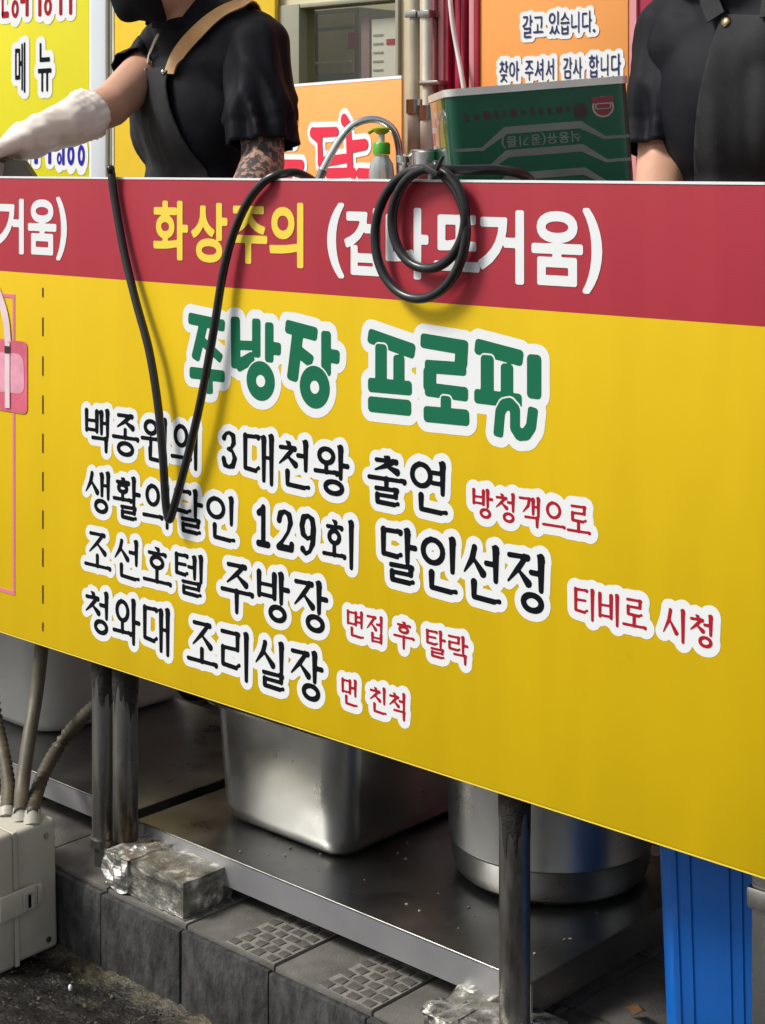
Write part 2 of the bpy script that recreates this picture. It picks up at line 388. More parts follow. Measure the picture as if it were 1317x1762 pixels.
def jamo(c, x0, x1, y0, y1, role='i'):
    W, H = x1 - x0, y1 - y0
    X = lambda t: x0 + W * t
    Y = lambda t: y0 + H * t
    if c == 'ㄱ':
        if role == 'i': return Hs(X(0), X(1), Y(1)) + [(X(.97), Y(1), TK * .8, X(.85), Y(.5), TK * .75), (X(.85), Y(.5), TK * .75, X(.35), Y(0), .018)]
        return Hs(X(0), X(1), Y(1)) + [(X(.97), Y(1), TK * .9, X(.97), Y(0), TK * .7)]
    if c == 'ㄴ': return [(X(.04), Y(1), TK * .9, X(.04), Y(.12), TK * .7), (X(.04), Y(.08), TN, X(.8), Y(.02), TN)] + [(X(.7), Y(.05), .02, X(1), Y(.1), TN * .9)]
    if c == 'ㄷ': return Hs(X(0), X(.95), Y(1)) + [(X(.06), Y(1), TK * .85, X(.06), Y(.05), TK * .7), (X(.06), Y(.04), TN, X(.8), Y(0), TN), (X(.75), Y(.02), .02, X(1), Y(.1), TN * .9)]
    if c == 'ㅌ': return jamo('ㄷ', x0, x1, y0, y1) + [(X(.06), Y(.52), TN * .85, X(.86), Y(.54), TN * .85)]
    if c == 'ㄹ': return Hs(X(0), X(.95), Y(1)) + [(X(.92), Y(1), TK * .8, X(.92), Y(.55), TK * .7), (X(.08), Y(.53), TN * .85, X(.92), Y(.55), TN * .85),
                          (X(.06), Y(.52), TK * .8, X(.06), Y(.05), TK * .7), (X(.06), Y(.02), TN, X(.85), Y(0), TN), (X(.8), Y(.0), .02, X(1.02), Y(.1), TN * .9)]
    if c == 'ㅁ': return [(X(.05), Y(1), TK * .85, X(.05), Y(0), TK * .7), (X(.95), Y(1), TK * .9, X(.95), Y(0), TK * .75), (X(.05), Y(.95), TN * .85, X(.95), Y(.97), TN * .85), (X(.05), Y(.03), TN * .85, X(.95), Y(.03), TN * .85)]
    if c == 'ㅂ': return [(X(.05), Y(1), TK * .9, X(.05), Y(0), TK * .7), (X(.95), Y(1), TK * .95, X(.95), Y(0), TK * .75), (X(-.05), Y(1.02), .016, X(.05), Y(.95), TK * .8), (X(.85), Y(1.02), .016, X(.95), Y(.95), TK * .8),
                         (X(.05), Y(.52), TN * .8, X(.95), Y(.54), TN * .8), (X(.05), Y(.05), TN * .85, X(.95), Y(.05), TN * .85)]
    if c == 'ㅅ': return [(X(.52), Y(1.0), TK * .75, X(.40), Y(.55), TK * .8), (X(.40), Y(.55), TK * .8, X(0), Y(0), .016), (X(.42), Y(.62), .024, X(.95), Y(.05), TK * .95), (X(.42), Y(1.06), .014, X(.52), Y(.97), TK * .75)]
    if c == 'ㅇ': return Rg(X(.03), X(.97), Y(.02), Y(.97)) + [(X(.38), Y(1.06), .016, X(.5), Y(.98), TN)]
    if c == 'ㅈ': return Hs(X(.05), X(.92), Y(1)) + [(X(.85), Y(1), TN, X(.5), Y(.55), TK * .7), (X(.5), Y(.55), TK * .7, X(0), Y(0), .018), (X(.48), Y(.5), .022, X(.98), Y(.04), TK * .95)]
    if c == 'ㅊ': return [(X(.42), Y(1.08), .02, X(.58), Y(.98), TK * .8)] + jamo('ㅈ', x0, x1, y0, y0 + H * .78)
    if c == 'ㅎ': return [(X(.40), Y(1.08), .02, X(.58), Y(.98), TK * .8)] + Hs(X(.02), X(.98), Y(.76)) + Rg(X(.15), X(.85), Y(.0), Y(.58))
    if c == 'ㅍ': return Hs(X(0), X(1), Y(1)) + Hs(X(0), X(1), Y(0)) + [(X(.3), Y(1), TK * .7, X(.35), Y(0), TK * .6), (X(.7), Y(1), TK * .7, X(.65), Y(0), TK * .6)]
    return []
DIGIT = {'1': [[(.30, .80), (.52, .95), (.52, .05)], [(.28, .03), (.76, .03)]],
         '2': [[(.20, .72), (.26, .88), (.48, .96), (.70, .88), (.76, .70), (.64, .46), (.38, .22), (.18, .05)], [(.18, .05), (.80, .05), (.82, .16)]],
         '3': [[(.22, .80), (.32, .92), (.50, .96), (.70, .88), (.72, .70), (.60, .55), (.42, .51)], [(.42, .51), (.66, .46), (.78, .28), (.68, .08), (.46, .02), (.26, .08), (.20, .22)]],
         '9': [[(.74, .66), (.66, .46), (.46, .40), (.26, .50), (.20, .70), (.28, .90), (.50, .97), (.70, .88), (.76, .66), (.72, .32), (.58, .10), (.38, .02), (.24, .12)]]}
def syllable(ch):
    if ch in DIGIT:
        out = []
        for pl in DIGIT[ch]:
            for a, b in zip(pl, pl[1:]):
                ra = TK * (.62 + .45 * (abs(a[0] - .5) > .18)); rb = TK * (.62 + .45 * (abs(b[0] - .5) > .18))
                if ch == '1' and a[0] == b[0]: ra = rb = TK
                out.append((a[0], a[1], ra, b[0], b[1], rb))
        return out
    k = ord(ch) - 0xAC00; i, v, f = CHO[k // 588], JUNG[(k % 588) // 28], JONG[k % 28]
    yb = .40 if f else .06
    out = []
    if v in 'ㅏㅐㅓㅔㅕㅣ':
        xr = {'ㅏ': .58, 'ㅐ': .52, 'ㅓ': .56, 'ㅔ': .46, 'ㅕ': .56, 'ㅣ': .62}[v]
        iy0 = .46 if f else .20
        out += jamo(i, .06, xr, iy0 + (.02 if i in 'ㅇ' else 0), .92 if i not in 'ㅊㅎ' else .90)
        ym = .68 if f else .52
        yv = .40 if f else .0
        if v == 'ㅏ': out += Vs(.76, .96, yv) + [(.76, ym, TN, .97, ym + .0, TN * 1.1)]
        if v == 'ㅓ': out += Vs(.86, .96, yv) + [(.62, ym, TN, .86, ym, TN)]
        if v == 'ㅕ': out += Vs(.86, .96, yv) + [(.60, ym + .10, TN * .9, .86, ym + .10, TN * .9), (.60, ym - .10, TN * .9, .86, ym - .10, TN * .9)]
        if v == 'ㅣ': out += Vs(.86, .96, yv)
        if v == 'ㅐ': out += Vs(.68, .92, yv + .03) + Vs(.92, .97, yv - .02) + [(.68, ym, TN * .8, .92, ym, TN * .8)]
        if v == 'ㅔ': out += Vs(.71, .92, yv + .03) + Vs(.93, .97, yv - .02) + [(.50, ym, TN * .9, .71, ym, TN * .9)]
        if f:
            bx = {'ㅇ': (.42, .88), 'ㄴ': (.28, .95), 'ㄱ': (.32, .88), 'ㄹ': (.30, .90), 'ㅂ': (.34, .88)}.get(f, (.3, .9))
            out += jamo(f, bx[0], bx[1], .02, .30, 'f')
    elif v in 'ㅗㅜㅡㅛㅠ':
        iy = {'ㅗ': .46, 'ㅜ': .56, 'ㅡ': .42}.get(v, .5)
        if f: iy = .66
        out += jamo(i, .20, .80, iy, .94 if i not in 'ㅊㅎ' else .92)
        if not f:
            if v == 'ㅗ': out += Hs(.03, .97, .12) + [(.5, .38, TK * .8, .5, .12, TK * .75)]
            if v == 'ㅜ': out += Hs(.03, .97, .40) + [(.5, .40, TK * .85, .5, -.02, TK * .65)]
            if v == 'ㅡ': out += Hs(.03, .97, .16)
        else:
            if v == 'ㅗ': out += Hs(.03, .97, .42) + [(.5, .60, TK * .75, .5, .42, TK * .7)]
            if v == 'ㅜ': out += Hs(.03, .97, .50) + [(.5, .50, TK * .8, .5, .34, TK * .7)]
            if v == 'ㅡ': out += Hs(.03, .97, .48)
            out += jamo(f, .22, .80, .02, .30, 'f')
    else:
        base = {'ㅘ': 'ㅗ', 'ㅝ': 'ㅜ', 'ㅢ': 'ㅡ', 'ㅚ': 'ㅗ'}[v]; xv = .78 if v == 'ㅘ' else .88
        iy = (.62 if f else .46)
        out += jamo(i, .14, .58, iy, .92)
        hy = (.44 if f else .20)
        if base == 'ㅗ': out += Hs(.03, .66, hy) + [(.36, iy - .06, TK * .7, .36, hy, TK * .7)]
        if base == 'ㅜ': out += Hs(.03, .66, hy + .06) + [(.36, hy + .06, TK * .75, .36, hy - .12, TK * .65)]
        if base == 'ㅡ': out += Hs(.03, .68, hy)
        yv = .36 if f else .0
        out += Vs(xv, .97, yv)
        if v == 'ㅘ': out += [(xv, .62 if f else .5, TN, .98, .62 if f else .5, TN * 1.1)]
        if v == 'ㅝ': out += [(.70, hy - .04, TN * .8, xv, hy - .04, TN * .8)]
        if f: out += jamo(f, .32, .84, .02, .27, 'f')
    return out

# ---------------------------------------------------------------- ground, kerb, pavement
KT = .12                                   # pavement level above the road
def ground():
    def axis(lo, hi, a, b, n):
        far1 = [lo, -30, -12, -6, -3.2]; far1 = [x for x in far1 if x < a - .3]; far2 = [x for x in (3.2, 6, 12, 30, hi) if x > b + .3]
        return far1 + list(np.linspace(a, b, n)) + far2
    xs = axis(-90, 90, -1.5, .8, 190); ys = axis(-90, 90, -.75, .02, 90)
    V, Fc = [], []
    for y in ys:
        for x in xs:
            near = 1 if (-1.5 < x < .8 and -.75 < y < .02) else 0
            z = 0.0
            if near:
                p = Vector((x, y, 0))
                z = .007 * noise.noise(p * 9) + .0045 * noise.noise(p * 40) + .003 * noise.noise(p * 95)
                t = max(0, 1 - (-.02 - y) / (.05 + .03 * noise.noise(Vector((x * 12, 3, 0)))))
                z += .012 * min(1, t) ** 1.5 * (1 + .8 * noise.noise(p * 30))
            V.append((x, y, z))
    n = len(xs)
    for j in range(len(ys) - 1):
        for i in range(n - 1): Fc.append((j * n + i, j * n + i + 1, (j + 1) * n + i + 1, (j + 1) * n + i))
    me = bpy.data.meshes.new('road'); me.from_pydata(V, [], Fc)
    m = M['asphalt']; t = m.node_tree; L = t.links; b = t.nodes['Principled BSDF']; tc = t.nodes['Texture Coordinate']
    sp = t.nodes.new('ShaderNodeSeparateXYZ'); L.new(tc.outputs['Object'], sp.inputs[0])
    def nz(sc, det=8):
        n = t.nodes.new('ShaderNodeTexNoise'); n.inputs['Scale'].default_value = sc; n.inputs['Detail'].default_value = det; n.inputs['Roughness'].default_value = .65; L.new(tc.outputs['Object'], n.inputs[0]); return n.outputs[0]
    def ma(op, a, bb):
        n = t.nodes.new('ShaderNodeMath'); n.operation = op
        for k, v in ((0, a), (1, bb)):
            if hasattr(v, 'is_linked'): L.new(v, n.inputs[k])
            else: n.inputs[k].default_value = v
        return n.outputs[0]
    # sandy mortar spilt along the kerb foot
    w = ma('ADD', sp.outputs[1], ma('MULTIPLY', ma('SUBTRACT', nz(16), .5), .13))
    mr = t.nodes.new('ShaderNodeMapRange'); mr.interpolation_type = 'SMOOTHSTEP'; mr.inputs[1].default_value = -.072; mr.inputs[2].default_value = -.040; L.new(w, mr.inputs[0])
    cr = t.nodes.new('ShaderNodeValToRGB'); cr.color_ramp.elements[0].position = .35; cr.color_ramp.elements[0].color = (.03, .026, .018, 1); cr.color_ramp.elements[1].position = .65; cr.color_ramp.elements[1].color = (.105, .088, .052, 1)
    L.new(nz(45), cr.inputs[0])
    old = b.inputs['Base Color'].links[0].from_socket
    mx = t.nodes.new('ShaderNodeMix'); mx.data_type = 'RGBA'; L.new(mr.outputs[0], mx.inputs[0]); L.new(old, mx.inputs[6]); L.new(cr.outputs[0], mx.inputs[7]); L.new(mx.outputs[2], b.inputs['Base Color'])
    o = link('road', me, m, None, True)
    tag(o, 'dark wet asphalt road below the kerb', None, None, 'structure')
ground()
KW = .183; KX0 = -.367
def chip_mesh(k, wx, wy):
    rnd = random.Random(k); bm = bmesh.new()
    j = lambda s: rnd.uniform(-s, s)
    pts = [(-wx / 2 + j(.002), -wy / 2 + j(.002)), (wx / 2 + j(.002), -wy / 2 + j(.002)), (wx / 2 + j(.002), wy / 2 + j(.002)), (-wx / 2 + j(.002), wy / 2 + j(.002))]
    lo = [bm.verts.new((x, y, -.003)) for x, y in pts]; hi = [bm.verts.new((x * .93, y * .93, .0008)) for x, y in pts]
    bm.faces.new(hi)
    for a in range(4): bm.faces.new((lo[a], lo[(a + 1) % 4], hi[(a + 1) % 4], hi[a]))
    me = bpy.data.meshes.new('inlay_stone'); bm.to_mesh(me); bm.free(); me.materials.append(M['inlay']); return me
CHIPS = [chip_mesh(k, .0190, .0165) for k in range(5)]
def stone_block(name, parent, x0, y0, wx, wy, ztop, zbot, material, inlay, rough=.0015):
    rnd = random.Random(int(x0 * 1000) * 31 + int(y0 * 1000))
    dz = rnd.uniform(-.0015, .0015)
    s = box(name, x0 + .0012, x0 + wx - .0012, y0 + .0012, y0 + wy - .0012, zbot, ztop + dz, material, parent, .0028, 2)
    if inlay:
        # right half of the top carries a bed with small set stones
        bx0, bx1, by0, by1 = x0 + wx * .44, x0 + wx - .003, y0 + .004, y0 + wy - .006
        bed = box('joint_bed', bx0, bx1, by0, by1, ztop + dz - .004, ztop + dz + .0007, M['joint'], s)
        ny = 9; nx = 4
        for j in range(ny):
            for i in range(nx):
                ch = bpy.data.objects.new('inlay_stone', rnd.choice(CHIPS)); col.objects.link(ch); ch.parent = s
                ch.matrix_parent_inverse = Matrix.Identity(4)
                ch.location = (bx0 + (bx1 - bx0) * (i + .5 + (.22 if j % 2 else -.12) * (1 if i < nx - 1 else .4)) / nx, by0 + (by1 - by0) * (j + .5) / ny, ztop + dz + .0010)
                ch.rotation_euler = (0, 0, rnd.uniform(-.14, .14)); ch.scale = (rnd.uniform(.85, 1.05), rnd.uniform(.85, 1.0), 1)
    return s
kerb = box('kerb', -3.2, 2.2, .01, .16, -.1, KT - .02, M['dirt']); tag(kerb, 'dark grey stone kerb under the stall', None, None, 'structure')
for k in range(-7, 6):
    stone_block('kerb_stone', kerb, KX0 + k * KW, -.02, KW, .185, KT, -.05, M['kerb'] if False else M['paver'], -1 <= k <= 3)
# the upright face of each kerb stone is darker cut granite: a facing slab
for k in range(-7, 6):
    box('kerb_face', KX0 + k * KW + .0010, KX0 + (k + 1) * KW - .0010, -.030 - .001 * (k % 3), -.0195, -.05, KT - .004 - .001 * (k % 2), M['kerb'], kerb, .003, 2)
pave = box('pavement', -6, 4, .17, 6.0, -.1, KT - .006, M['pavement']); tag(pave, 'grey brown paving behind the kerb under the stall', None, None, 'structure')
for j in range(3):
    for k in range(-7, 6):
        stone_block('paver', pave, KX0 + k * KW + (.0 if j % 2 else .0), .168 + j * .185, KW, .183, KT, KT - .03, M['paver'], j == 0 and -1 <= k <= 1)

# ---------------------------------------------------------------- shop front behind
FY = 1.6
def fx(px, Y=FY): return onY(px, 200, Y).x
def fz(px, py, Y=FY): return onY(px, py, Y).z
sw = empty('shop_wall', (-1.5, FY, KT), 'cream shop wall with a window behind the stall', 'wall')
wx0, wx1 = fx(476), fx(691); wz0, wz1 = 1.15, fz(580, 1)
def wallp(a, b, c, d): return box('wall_panel', a, b, FY, FY + .15, c, d, M['cream'], sw)
wallp(-6, wx0, .92, 3.0); wallp(wx1, 2.6, .92, 3.0); wallp(wx0, wx1, .92, wz0); box('plinth', -6, 2.6, FY, FY + .15, KT, .918, M['wall_tile'], sw); wallp(wx0, wx1, wz1, 3.0)
# room behind the window
rm = empty('shop_room', (-1.6, 2.6, KT), 'dim olive room seen through the shop window', 'room')
box('back_wall', -4.0, .6, 2.75, 2.8, KT, 2.8, M['interior'], rm); box('room_floor', -4.0, .6, FY + .15, 2.75, KT - .05, KT, M['interior'], rm)
box('side_wall', -4.05, -4.0, FY + .15, 2.8, KT, 2.8, M['interior'], rm); box('side_wall', .6, .65, FY + .15, 2.8, KT, 2.8, M['interior'], rm)
win = empty('shop_window', ((wx0 + wx1) / 2, FY, wz0), 'glazed shop window with olive grey frame above the orange board', 'window')
fw_ = .045
box('frame', wx0, wx0 + .10, FY - .012, FY + .05, wz0, wz1, M['frame_grey'], win, .003)
box('frame', wx1 - .012, wx1, FY - .012, FY + .05, wz0, wz1, M['frame_grey'], win, .003)
box('frame', wx0 + .10, wx1 - .012, FY - .010, FY + .05, wz1 - .012, wz1, M['frame_grey'], win, .003)
box('pane', wx0 + .10, wx1 - .012, FY + .02, FY + .026, wz0, wz1 - .012, M['glass'], win)
# things inside the window
IY = 1.86
def ix(px): return fx(px, IY)
def iz(px, py): return fz(px, py, IY)
cab = empty('oven_cabinet', (ix(560), IY + .2, iz(560, 300)), 'dark glass fronted oven cabinet inside the shop window', 'cabinet')
box('body', ix(503), ix(618), IY, IY + .4, iz(560, 330), iz(560, 16), M['appliance'], cab, .006)
box('door_panel', ix(552), ix(612), IY - .012, IY - .001, iz(560, 128), iz(560, 54), M['appliance_panel'], cab, .004)
box('top_panel', ix(552), ix(612), IY - .012, IY - .001, iz(560, 48), iz(560, 26), M['appliance_panel'], cab, .003)
box('control_strip', ix(508), ix(546), IY - .010, IY - .001, iz(520, 130), iz(520, 24), M['trousers'], cab, .003)
box('rail', ix(508), ix(610), IY - .020, IY - .0125, iz(560, 110), iz(560, 106), M['alu'], cab)
box('rail', ix(532), ix(536), IY - .024, IY - .013, iz(560, 128), iz(560, 50), M['alu'], cab)
box('sticker', ix(606), ix(620), IY - .016, IY - .0125, iz(610, 84), iz(610, 56), M['ink_red'], cab)
pa = empty('notice_sheet', (ix(655), IY, iz(655, 130)), 'pale notice sheet with a maroon heading inside the window', 'notice')
GY = FY + .030
def gx(px): return fx(px, GY)
def gz(px, py): return fz(px, py, GY)
box('sheet', gx(640), gx(692), GY, GY + .002, gz(655, 160), gz(655, 32), M['paper'], pa)
box('heading', gx(666), gx(690), GY - .002, GY - .0008, gz(680, 76), gz(680, 66), M['ink_red'], pa)
for k in range(5): box('text_line', gx(643), gx(660), GY - .002, GY - .0008, gz(645, 62 + k * 15), gz(645, 59 + k * 15), M['frame_grey'], pa)
box('stripe', gx(622), gx(636), GY, GY + .002, gz(625, 160), gz(625, 22), M['dusk_rose'], pa)

def flat_y(Y): return lambda u, v: (u, Y, v)
# yellow menu board
BY = FY - .03
mb = empty('menu_board', (fx(75), BY, .95), 'bright lemon yellow menu board at far left with black and blue lettering', 'sign')
mx1 = fx(153, BY)
box('board', mx1 - 1.25, mx1, BY, BY + .025, .95, 2.4, M['menu_yellow'], mb, .003)
box('margin', mx1 + .0005, mx1 + .018, BY + .001, BY + .024, .95, 2.4, M['white_print'], mb)
def ylet(Y, items, halo, matl, parent, bold=0.0, d=.003, halo_mat='white_print'):
    """items: (char, px0, px1, py_top, py_bottom) laid on the plane at depth Y"""
    B = []
    for ch, a, b, t, bt in items:
        p = onY(a, t, Y); q = onY(a, bt, Y); B.append((ch, p.x, onY(b, t, Y).x, q.z, p.z))
    u0 = min(b[1] for b in B) - .06; u1 = max(b[2] for b in B) + .06; v0 = min(b[3] for b in B) - .06; v1 = max(b[4] for b in B) + .06
    def draw(Fd, ch, x0, x1, y0, y1):
        if ch == '|': Fd.slab([((x0 + x1) / 2, y0), ((x0 + x1) / 2, y1)], (x1 - x0) / 2, pad=.05)
        elif ch == '-': Fd.slab([(x0, (y0 + y1) / 2), (x1, (y0 + y1) / 2)], (y1 - y0) / 2, pad=.05)
        elif ch == 'O': Fd.ring((x0 + x1) / 2, (y0 + y1) / 2, (x1 - x0) / 2, (y1 - y0) / 2, (x1 - x0) * .2, (y1 - y0) * .27, pad=.05)
        elif ch in '().': Fd.glyph(ch, x0, x1, y0, y1, {'(': (.06, .32, -.1, .75), ')': (.02, .28, -.1, .75), '.': (.0, .3, -.05, .8)}[ch], pad=.05)
        else: Fd.glyph(ch, x0, x1, y0, y1, pad=.05)
    Fd = Field(u0, u1, v0, v1, d)
    for b in B: draw(Fd, *b)
    if halo: Fd.mesh('lettering_outline', halo, flat_y(Y - .0015), M[halo_mat], parent)
    for b in B:
        Fd = Field(b[1] - .03, b[2] + .03, b[3] - .03, b[4] + .03, d); draw(Fd, *b); Fd.mesh('letter', bold, flat_y(Y - .003), M[matl], parent)
ylet(BY, [('메', 26, 46, 74, 160), ('뉴', 66, 90, 70, 158)], .022, 'ink_black', mb, .001)
ylet(BY, [('|', 4, 7, -20, 28), ('-', 4, 16, 20, 31), ('O', 21, 33, 0, 31), ('|', 45, 50, -20, 28), ('-', 36, 44, -4, 6), ('|', 67, 72, -20, 28), ('O', 77, 90, -4, 27), ('|', 103, 108, -20, 26), ('|', 120, 125, -20, 25)], .02, 'ink_red', mb, 0)
ylet(BY, [('|', 44, 48, 236, 282), ('|', 60, 66, 240, 282), ('-', 54, 60, 250, 258), ('|', 84, 89, 238, 282), ('-', 74, 84, 252, 262), ('O', 99, 107, 262, 283), ('-', 99, 106, 246, 252), ('|', 108, 112, 240, 284), ('O', 117, 129, 249, 284), ('O', 135, 147, 249, 285)], .016, 'ink_blue', mb, 0)
# aluminium post
ap = empty('door_post', (fx(172), BY, KT), 'pale aluminium door post between the two yellow boards', 'post')
box('post', mx1 + .0205, fx(186, BY), BY - .01, BY + .03, KT, 2.6, M['alu'], ap, .006)
box('gasket', fx(187.5, BY), fx(191, BY), BY + .002, BY + .03, KT, 2.6, M['frame_grey'], ap)
# golden poster
gp = empty('golden_poster', (fx(330), BY, .4), 'plain golden yellow poster panel behind the reaching cook', 'poster')
box('sheet', fx(195, BY), fx(471, BY), BY + .004, BY + .02, .95, 2.5, M['gold_yellow'], gp, .003)
box('edge', fx(191.5, BY), fx(194.5, BY), BY + .003, BY + .02, .95, 2.5, M['pvc'], gp)
# left orange board with brush letters, standing at an angle
Pl = cam(500, 150, 4.5); Pr = cam(691, 135, 4.05)
ang = math.atan2(Pr.y - Pl.y, Pr.x - Pl.x); bw = (Pr.xy - Pl.xy).length
ob = empty('orange_chicken_board', (Pl.x, Pl.y, .2), 'orange board with big red brush lettering beside the tattooed arm', 'sign', None, ang)
OM = Matrix.Translation((Pl.x, Pl.y, 0)) @ Matrix.Rotation(ang, 4, 'Z')
box('board', -.45, bw, .0, .007, .88, Pl.z, M['orange'], ob, .002, 2, OM)
box('edge_strip', -.45, bw, -.0005, .0075, Pl.z + .0004, Pl.z + .008, M['white_print'], ob, 0, 2, OM)
def onB(px, py):   # a point of the board plane
    n = Vector((math.sin(ang), -math.cos(ang), 0)); d = ray(px, py); p = CAM + d * ((Pl - CAM).dot(n) / d.dot(n))
    return ((p.xy - Pl.xy).dot(Vector((math.cos(ang), math.sin(ang)))), p.z)
def brush(cells, halo):
    Fd = Field(-.44, bw - .004, .9, Pl.z - .01, .003)
    for strokes in cells:
        for pl, r in strokes:
            q = [onB(*p) for p in pl]
            for (a, b), k in zip(zip(q, q[1:]), range(9)): Fd.cone(a[0], a[1], r * (1.15 if k == 0 else .9), b[0], b[1], r, pad=.04)
    pl_ = lambda off: (lambda u, v: OM @ Vector((u, off, v)))
    Fd.mesh('lettering_outline', halo, pl_(-.0015), M['white_print'], ob)
    for strokes in cells:
        Fd = Field(-.44, bw - .004, .9, Pl.z - .01, .003)
        for pl, r in strokes:
            q = [onB(*p) for p in pl]
            for (a, b), k in zip(zip(q, q[1:]), range(9)): Fd.cone(a[0], a[1], r * (1.15 if k == 0 else .9), b[0], b[1], r, pad=.01)
        Fd.mesh('letter', 0, pl_(-.003), M['ink_chilli'], ob)
M['ink_chilli'] = mat('ink_chilli', (.72, .012, .05), .45)
dak = [([(540, 228), (552, 240), (553, 278)], .013), ([(540, 228), (580, 226)], .012), ([(553, 279), (596, 272)], .012), ([(594, 206), (601, 216), (604, 284)], .014), ([(606, 252), (630, 248)], .014),
       ([(566, 298), (610, 296), (610, 320), (570, 322), (570, 345), (610, 345)], .012), ([(620, 298), (640, 298), (636, 345)], .012)]
tong = [([(440, 205), (505, 205)], .014), ([(445, 222), (500, 222)], .011), ([(445, 205), (448, 245), (507, 243)], .013), ([(475, 248), (475, 268)], .012), ([(430, 284), (520, 284)], .015), ([(452, 305), (500, 305), (505, 330), (476, 345), (450, 330), (452, 305)], .013)]
brush([dak, tong], .014)
# steel grey conduits on the cream column
for (px, label, c0, yj) in ((714, 'thin beige water pipe on the cream column, farther from the red sheet', 'pvc_dark', 195), (736, 'pale grey water pipe on the cream column beside the red sheet', 'pvc', 205)):
    X = fx(px, FY - .06); pe = empty('water_pipe', (X, FY - .06, .4), label, 'pipe')
    zj = fz(px, yj, FY - .06)
    tube('pipe', [(X, FY - .06, zj), (X, FY - .06, 2.5)], .013, M[c0], pe, 12)
    tube('lower_pipe', [(X, FY - .06, .3), (X, FY - .06, zj + .01)], .0185, M['pvc' if px > 720 else 'gland'], pe, 12)
    tube('coupling', [(X, FY - .06, zj), (X, FY - .06, zj + .035)], .022, M['steel_dull'], pe, 12)
    zb = fz(px, 24, FY - .06); box('bracket', X - .019, X + .019, FY - .078, FY - .001, zb - .009, zb + .009, M['steel_dull'], pe, .003)
    if px > 720:
        zb = fz(px, 143, FY - .06); box('valve_tee', X - .012, X + .05, FY - .08, FY - .04, zb - .006, zb + .006, M['steel_dull'], pe, .003)
# red ribbed sheet
rs = empty('red_ribbed_sheet', (fx(785), FY, KT), 'dark red ribbed sheet between the pipes and the orange notice', 'panel')
x0, x1 = fx(741), fx(826)
box('backing', x0, x1, FY - .02, FY - .001, .92, 2.6, M['red_sheet'], rs)
for k, px in enumerate((745, 757, 769, 786, 796, 810, 820)):
    xa = fx(px, FY - .03); box('rib', xa, xa + (.018 if k % 2 else .012), FY - .038, FY - .0205, .92, 2.6, M['pink_trim'] if k in (0, 1, 5) else M['red_sheet'], rs, .004)
cp = [onY(773, -30, FY - .06), onY(778, 30, FY - .06), onY(786, 80, FY - .055), onY(795, 130, FY - .06), onY(800, 170, FY - .06), onY(803, 260, FY - .06)]
c_ = tube('hanging_cord', catmull(cp, 6), .006, M['white_cord'], None, 8); c_.name = 'white_cord'; tag(c_, 'thin white cord hanging across the red ribbed sheet', 'cord')
# right orange notice
NY = FY - .03
on = empty('orange_notice', (fx(950), NY, .6), 'orange notice with two lines of navy lettering behind the green tin', 'sign')
box('board', fx(823, NY), fx(1081, NY), NY, NY + .02, .92, 2.4, M['orange'], on, .002)
box('edge_strip', fx(1081.6, NY), fx(1094, NY), NY + .003, NY + .02, .92, 2.4, M['pink_trim'], on)
ylet(NY, [('갈', 900, 918, 26, 66), ('고', 918, 937, 25, 62), ('있', 945, 965, 20, 60), ('습', 965, 982, 20, 60), ('니', 983, 1000, 20, 58), ('다', 1002, 1020, 18, 57), ('.', 1020, 1030, 18, 57)], .011, 'ink_navy', on, .0004)
ylet(NY, [('찾', 860, 876, 104, 142), ('아', 877, 895, 104, 140), ('주', 904, 920, 102, 140), ('셔', 921, 938, 101, 139), ('서', 940, 956, 100, 138), ('감', 970, 986, 98, 136), ('사', 987, 1003, 98, 136), ('합', 1014, 1032, 94, 134), ('니', 1034, 1050, 93, 132), ('다', 1052, 1070, 92, 131)], .011, 'ink_navy', on, .0004)
# wall to the right of the notice, behind the second cook
rp = empty('red_wall_panel', (.2, FY, KT), 'dark red wall panel behind the cook at right', 'panel')
box('sheet', fx(1096, FY), 2.2, FY - .02, FY - .001, .92, 2.6, M['red_sheet'], rp)

# ---------------------------------------------------------------- steel tables with shelves
SZ = onY(915, 1690, .07).z                 # top of the low shelf
TZ = .95
def leg(parent, X, Y, z0, grime=True, foot=None):
    l = tube('leg', [(X, Y, z0), (X, Y, TZ - .03)], .0195, M['leg_steel'], parent, 20)
    if grime:   # tar and grease runs at the top of the leg
        bm = bmesh.new(); n = 72; top = .52; rg = []
        drop = [.035 + .05 * max(0, noise.noise(Vector((math.cos(2 * math.pi * k / n) * 1.6, math.sin(2 * math.pi * k / n) * 1.6, X * 7))) + .4) + .05 * max(0, noise.noise(Vector((math.cos(2 * math.pi * k / n) * 6, math.sin(2 * math.pi * k / n) * 6, X * 3)))) for k in range(n)]
        for lev in range(7):
            ring_ = []
            for k in range(n):
                a = 2 * math.pi * k / n; zz = top - (top - .455 + drop[k]) * lev / 6
                rr = .0198 + (.0016 * max(0, .3 + noise.noise(Vector((math.cos(a) * 3, math.sin(a) * 3, zz * 60)))) if lev < 6 else 0)
                ring_.append(bm.verts.new((X + rr * math.cos(a), Y + rr * math.sin(a), zz)))
            rg.append(ring_)
        for a, b in zip(rg, rg[1:]):
            for k in range(n): bm.faces.new((a[k], a[(k + 1) % n], b[(k + 1) % n], b[k]))
        bmo('grease_run', bm, M['grime'], l, True)
    if foot is not None:
        tube('foot', [(X, Y, foot), (X, Y, z0 + .002)], .0165, M['leg_steel'], l, 16)
        tube('collar', [(X, Y, z0 - .004), (X, Y, z0 + .008)], .0235, M['leg_steel'], l, 20)
    return l
